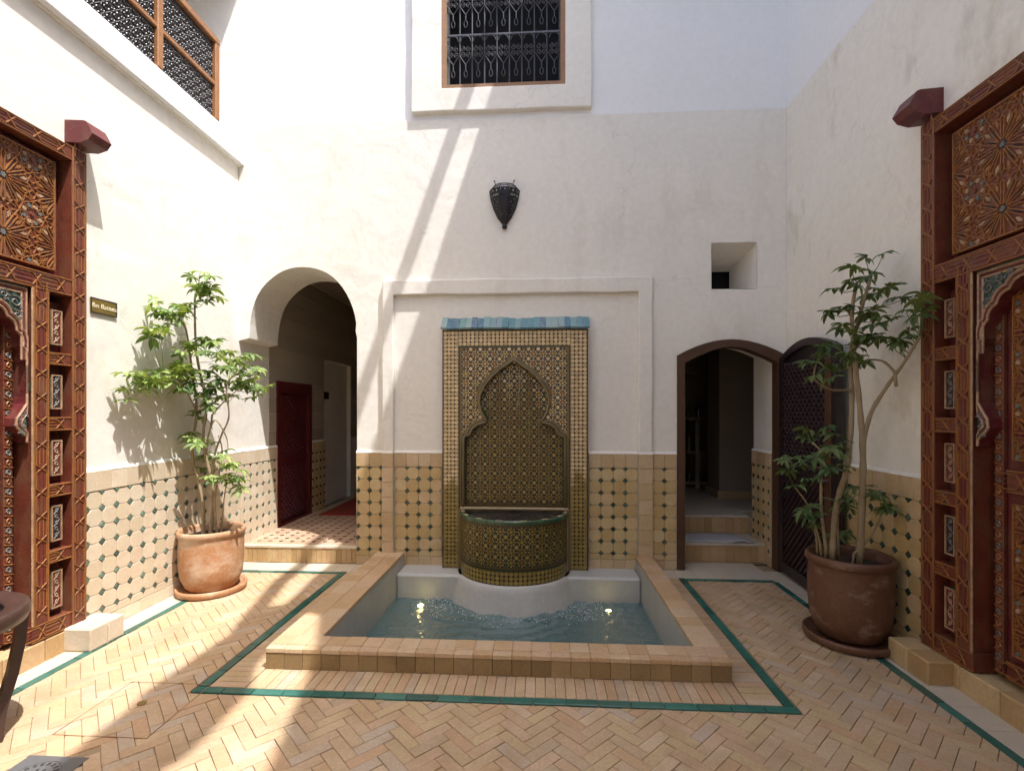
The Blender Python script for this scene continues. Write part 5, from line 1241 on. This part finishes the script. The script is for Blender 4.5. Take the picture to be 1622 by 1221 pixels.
plant('umbrella_plant', 'tall shaded umbrella plant with bare leaning stems growing in the dark pot', (2.095, -1.45, .52), SR, WR, 'leaf_shade', [.021, .023, .015, .009, .012, .008, .008, .008, .010, .007], .78, 4, 2)

# ================================================================= TABLE, DRAIN, COVER
tb = empty('side_table', 'dark round wooden tray table standing before the sunlit painted door', 'table', (-2.70, -2.95, 0))
mb = MB(); mb.lathe([(0, .565), (.315, .565), (.345, .58), (.355, .61), (.35, .645), (.335, .652), (.27, .640), (.262, .628)], 48); mb.build('top', M['table_wood'], tb, smooth=True)
mb = MB(); mb.lathe([(0, .612), (.255, .612), (.264, .63)], 48); mb.build('tray_well', M['table_pit'], tb)
for k in range(4):
    a = R(-35 + 90 * k); mb = MB(); pts = [(.325, .575), (.315, .45), (.29, .30), (.25, .14), (.235, .0)]
    P_ = [V(r * math.cos(a), r * math.sin(a), z) for r, z in pts]; e = V(math.cos(a), math.sin(a), 0) * .02; sd2 = V(-math.sin(a), math.cos(a), 0) * .034
    for p, q in zip(P_[:-1], P_[1:]):
        A = [p - e - sd2, p + e - sd2, p + e + sd2, p - e + sd2]; B_ = [q - e - sd2, q + e - sd2, q + e + sd2, q - e + sd2]
        for i in range(4): mb.face([A[i], A[(i + 1) % 4], B_[(i + 1) % 4], B_[i]])
    mb.build('leg', M['table_wood'], tb)
ac = empty('access_cover', 'brick filled access cover outlined by a thin metal edge in the herringbone floor', 'cover', ((HATCH[0] + HATCH[1]) / 2, (HATCH[2] + HATCH[3]) / 2, 0))
hx, hy = (HATCH[1] - HATCH[0]) / 2, (HATCH[3] - HATCH[2]) / 2
mb = MB(); mb.slab([(-hx, -hy), (hx, -hy), (hx, hy), (-hx, hy)], [[(-hx + .003, -hy + .003), (hx - .003, -hy + .003), (hx - .003, hy - .003), (-hx + .003, hy - .003)]], lambda a, b, d: (a, b, d), -.012, .0022); mb.build('metal_edge', M['wood_old'], ac)
mb = MB(); mb.lathe([(0, .0), (.021, .0), (.022, .003), (.018, .0045), (0, .0048)], 20); o = mb.build('cover_cap', M['brass']); o.location = (-2.12, -2.43, 0); tag(o, 'small round brass lifting cap set in the sunlit floor', 'cap')
dn = empty('floor_drain', 'square grey metal floor drain with a slotted round grate', 'drain', ((DRAIN[0] + DRAIN[1]) / 2, (DRAIN[2] + DRAIN[3]) / 2, 0))
q = .13; cir = [(.10 * math.cos(2 * PI * k / 32), .10 * math.sin(2 * PI * k / 32)) for k in range(32)]
mb = MB(); mb.slab([(-q - .01, -q), (q + .01, -q), (q + .01, q), (-q - .01, q)], [cir], lambda a, b, d: (a, b, d), -.012, .003); mb.build('plate', M['steel'], dn)
holes = []
for k in range(20):
    a0 = 2 * PI * k / 20; holes.append([(r * math.cos(a0 + d), r * math.sin(a0 + d)) for r, d in ((.072, -.09), (.092, -.09), (.092, .09), (.072, .09))])
for k in range(10):
    a0 = 2 * PI * k / 10; holes.append([(r * math.cos(a0 + d), r * math.sin(a0 + d)) for r, d in ((.038, -.12), (.056, -.12), (.056, .12), (.038, .12))])
mb = MB(); mb.slab([(x * .985, y * .985) for x, y in cir], holes, lambda a, b, d: (a, b, d), -.008, .0022); mb.build('grate', M['steel'], dn)
mb = MB(); mb.lathe([(0, -.011), (.1, -.011)], 24); mb.build('sump', M['black'], dn)

# ================================================================= ADDED SHADE CASTERS OVERHEAD (unseen, above the frame)
ZC = 9.0; SX, SY = .37 * 1.5, -.27 * 1.5
can = [(.48, .3), (.52, -.75), (.60, -1.3), (.655, -2.5), (.70, -2.85), (.74, -3.45), (1.18, -3.56), (1.40, -4.1), (1.60, -4.9), (1.75, -6.0), (1.8, -6.8), (2.6, -6.8), (2.6, .6)]  # outline traced back along the sun from the wanted shade edge
can = [(x + SX, y + SY) for x, y in can]
mb = MB(); mb.slab(can, [], lambda a, b, d: (a, b, d), ZC, ZC + .02); cn = mb.build('added_shade_canopy', M['canvas']); tag(cn, 'unseen canvas canopy added overhead and cut to shade this side of the courtyard', 'canopy')  # added canopy, out of view, shaped only by the shade it casts
mb = MB(); mb.box((XR + .42, -8.5, 0), (XR + .75, 1.2, ZC - .01)); o = mb.build('added_sun_block', M['plaster_upper']); tag(o, 'tall unseen wall added beyond the shaded side to stop sun passing the canopy', 'wall')  # added wall, keeps sun from slipping in past the canopy
for y in (.2, -2.2, -4.6, -6.9):
    mb = MB(); mb.tube([(XR + .25, y, CEIL - .02), (XR + .25, y, ZC)], .045, 8); mb.build('post', M['wood_frame'], cn)  # made-up supports for the added canopy
mb = MB(); mb.tube([(x + SX, y + SY, ZC) for x, y in ((.225, .75), (.30, -1.5), (.40, -2.6), (.60, -3.4), (.85, -4.2), (.9, -6.75))], .070, 10)
for x, y, z0 in ((.225, .72, CEIL - .02), (.9, -6.73, 5.58)): mb.tube([(x + SX, y + SY, z0), (x + SX, y + SY, ZC)], .05, 8)
o = mb.build('added_shade_pole', M['wood_frame']); tag(o, 'long unseen wooden pole added overhead to cast the narrow shadow band', 'pole')  # added pole, out of view, bent to lay down the dark band
mb = MB(); g = random.Random(2); ks = [k / 30 for k in range(31)]
mb.tube([(.72 + .15 * min(1, t * 3) + .03 * math.sin(t * 17) + SX, -3.15 - 3.3 * t + SY, ZC - .02) for t in ks], [(.12 + .125 * min(1, t * 4)) * (1 + .12 * math.sin(t * 17 + 1) + .05 * math.sin(t * 41)) for t in ks], 14); o = mb.build('added_shade_roll', M['canvas'], smooth=True); tag(o, 'unseen canvas awning roll added overhead to cast the lumpy shadow band', 'awning')  # added roll, swollen to widen the dark band across the floor
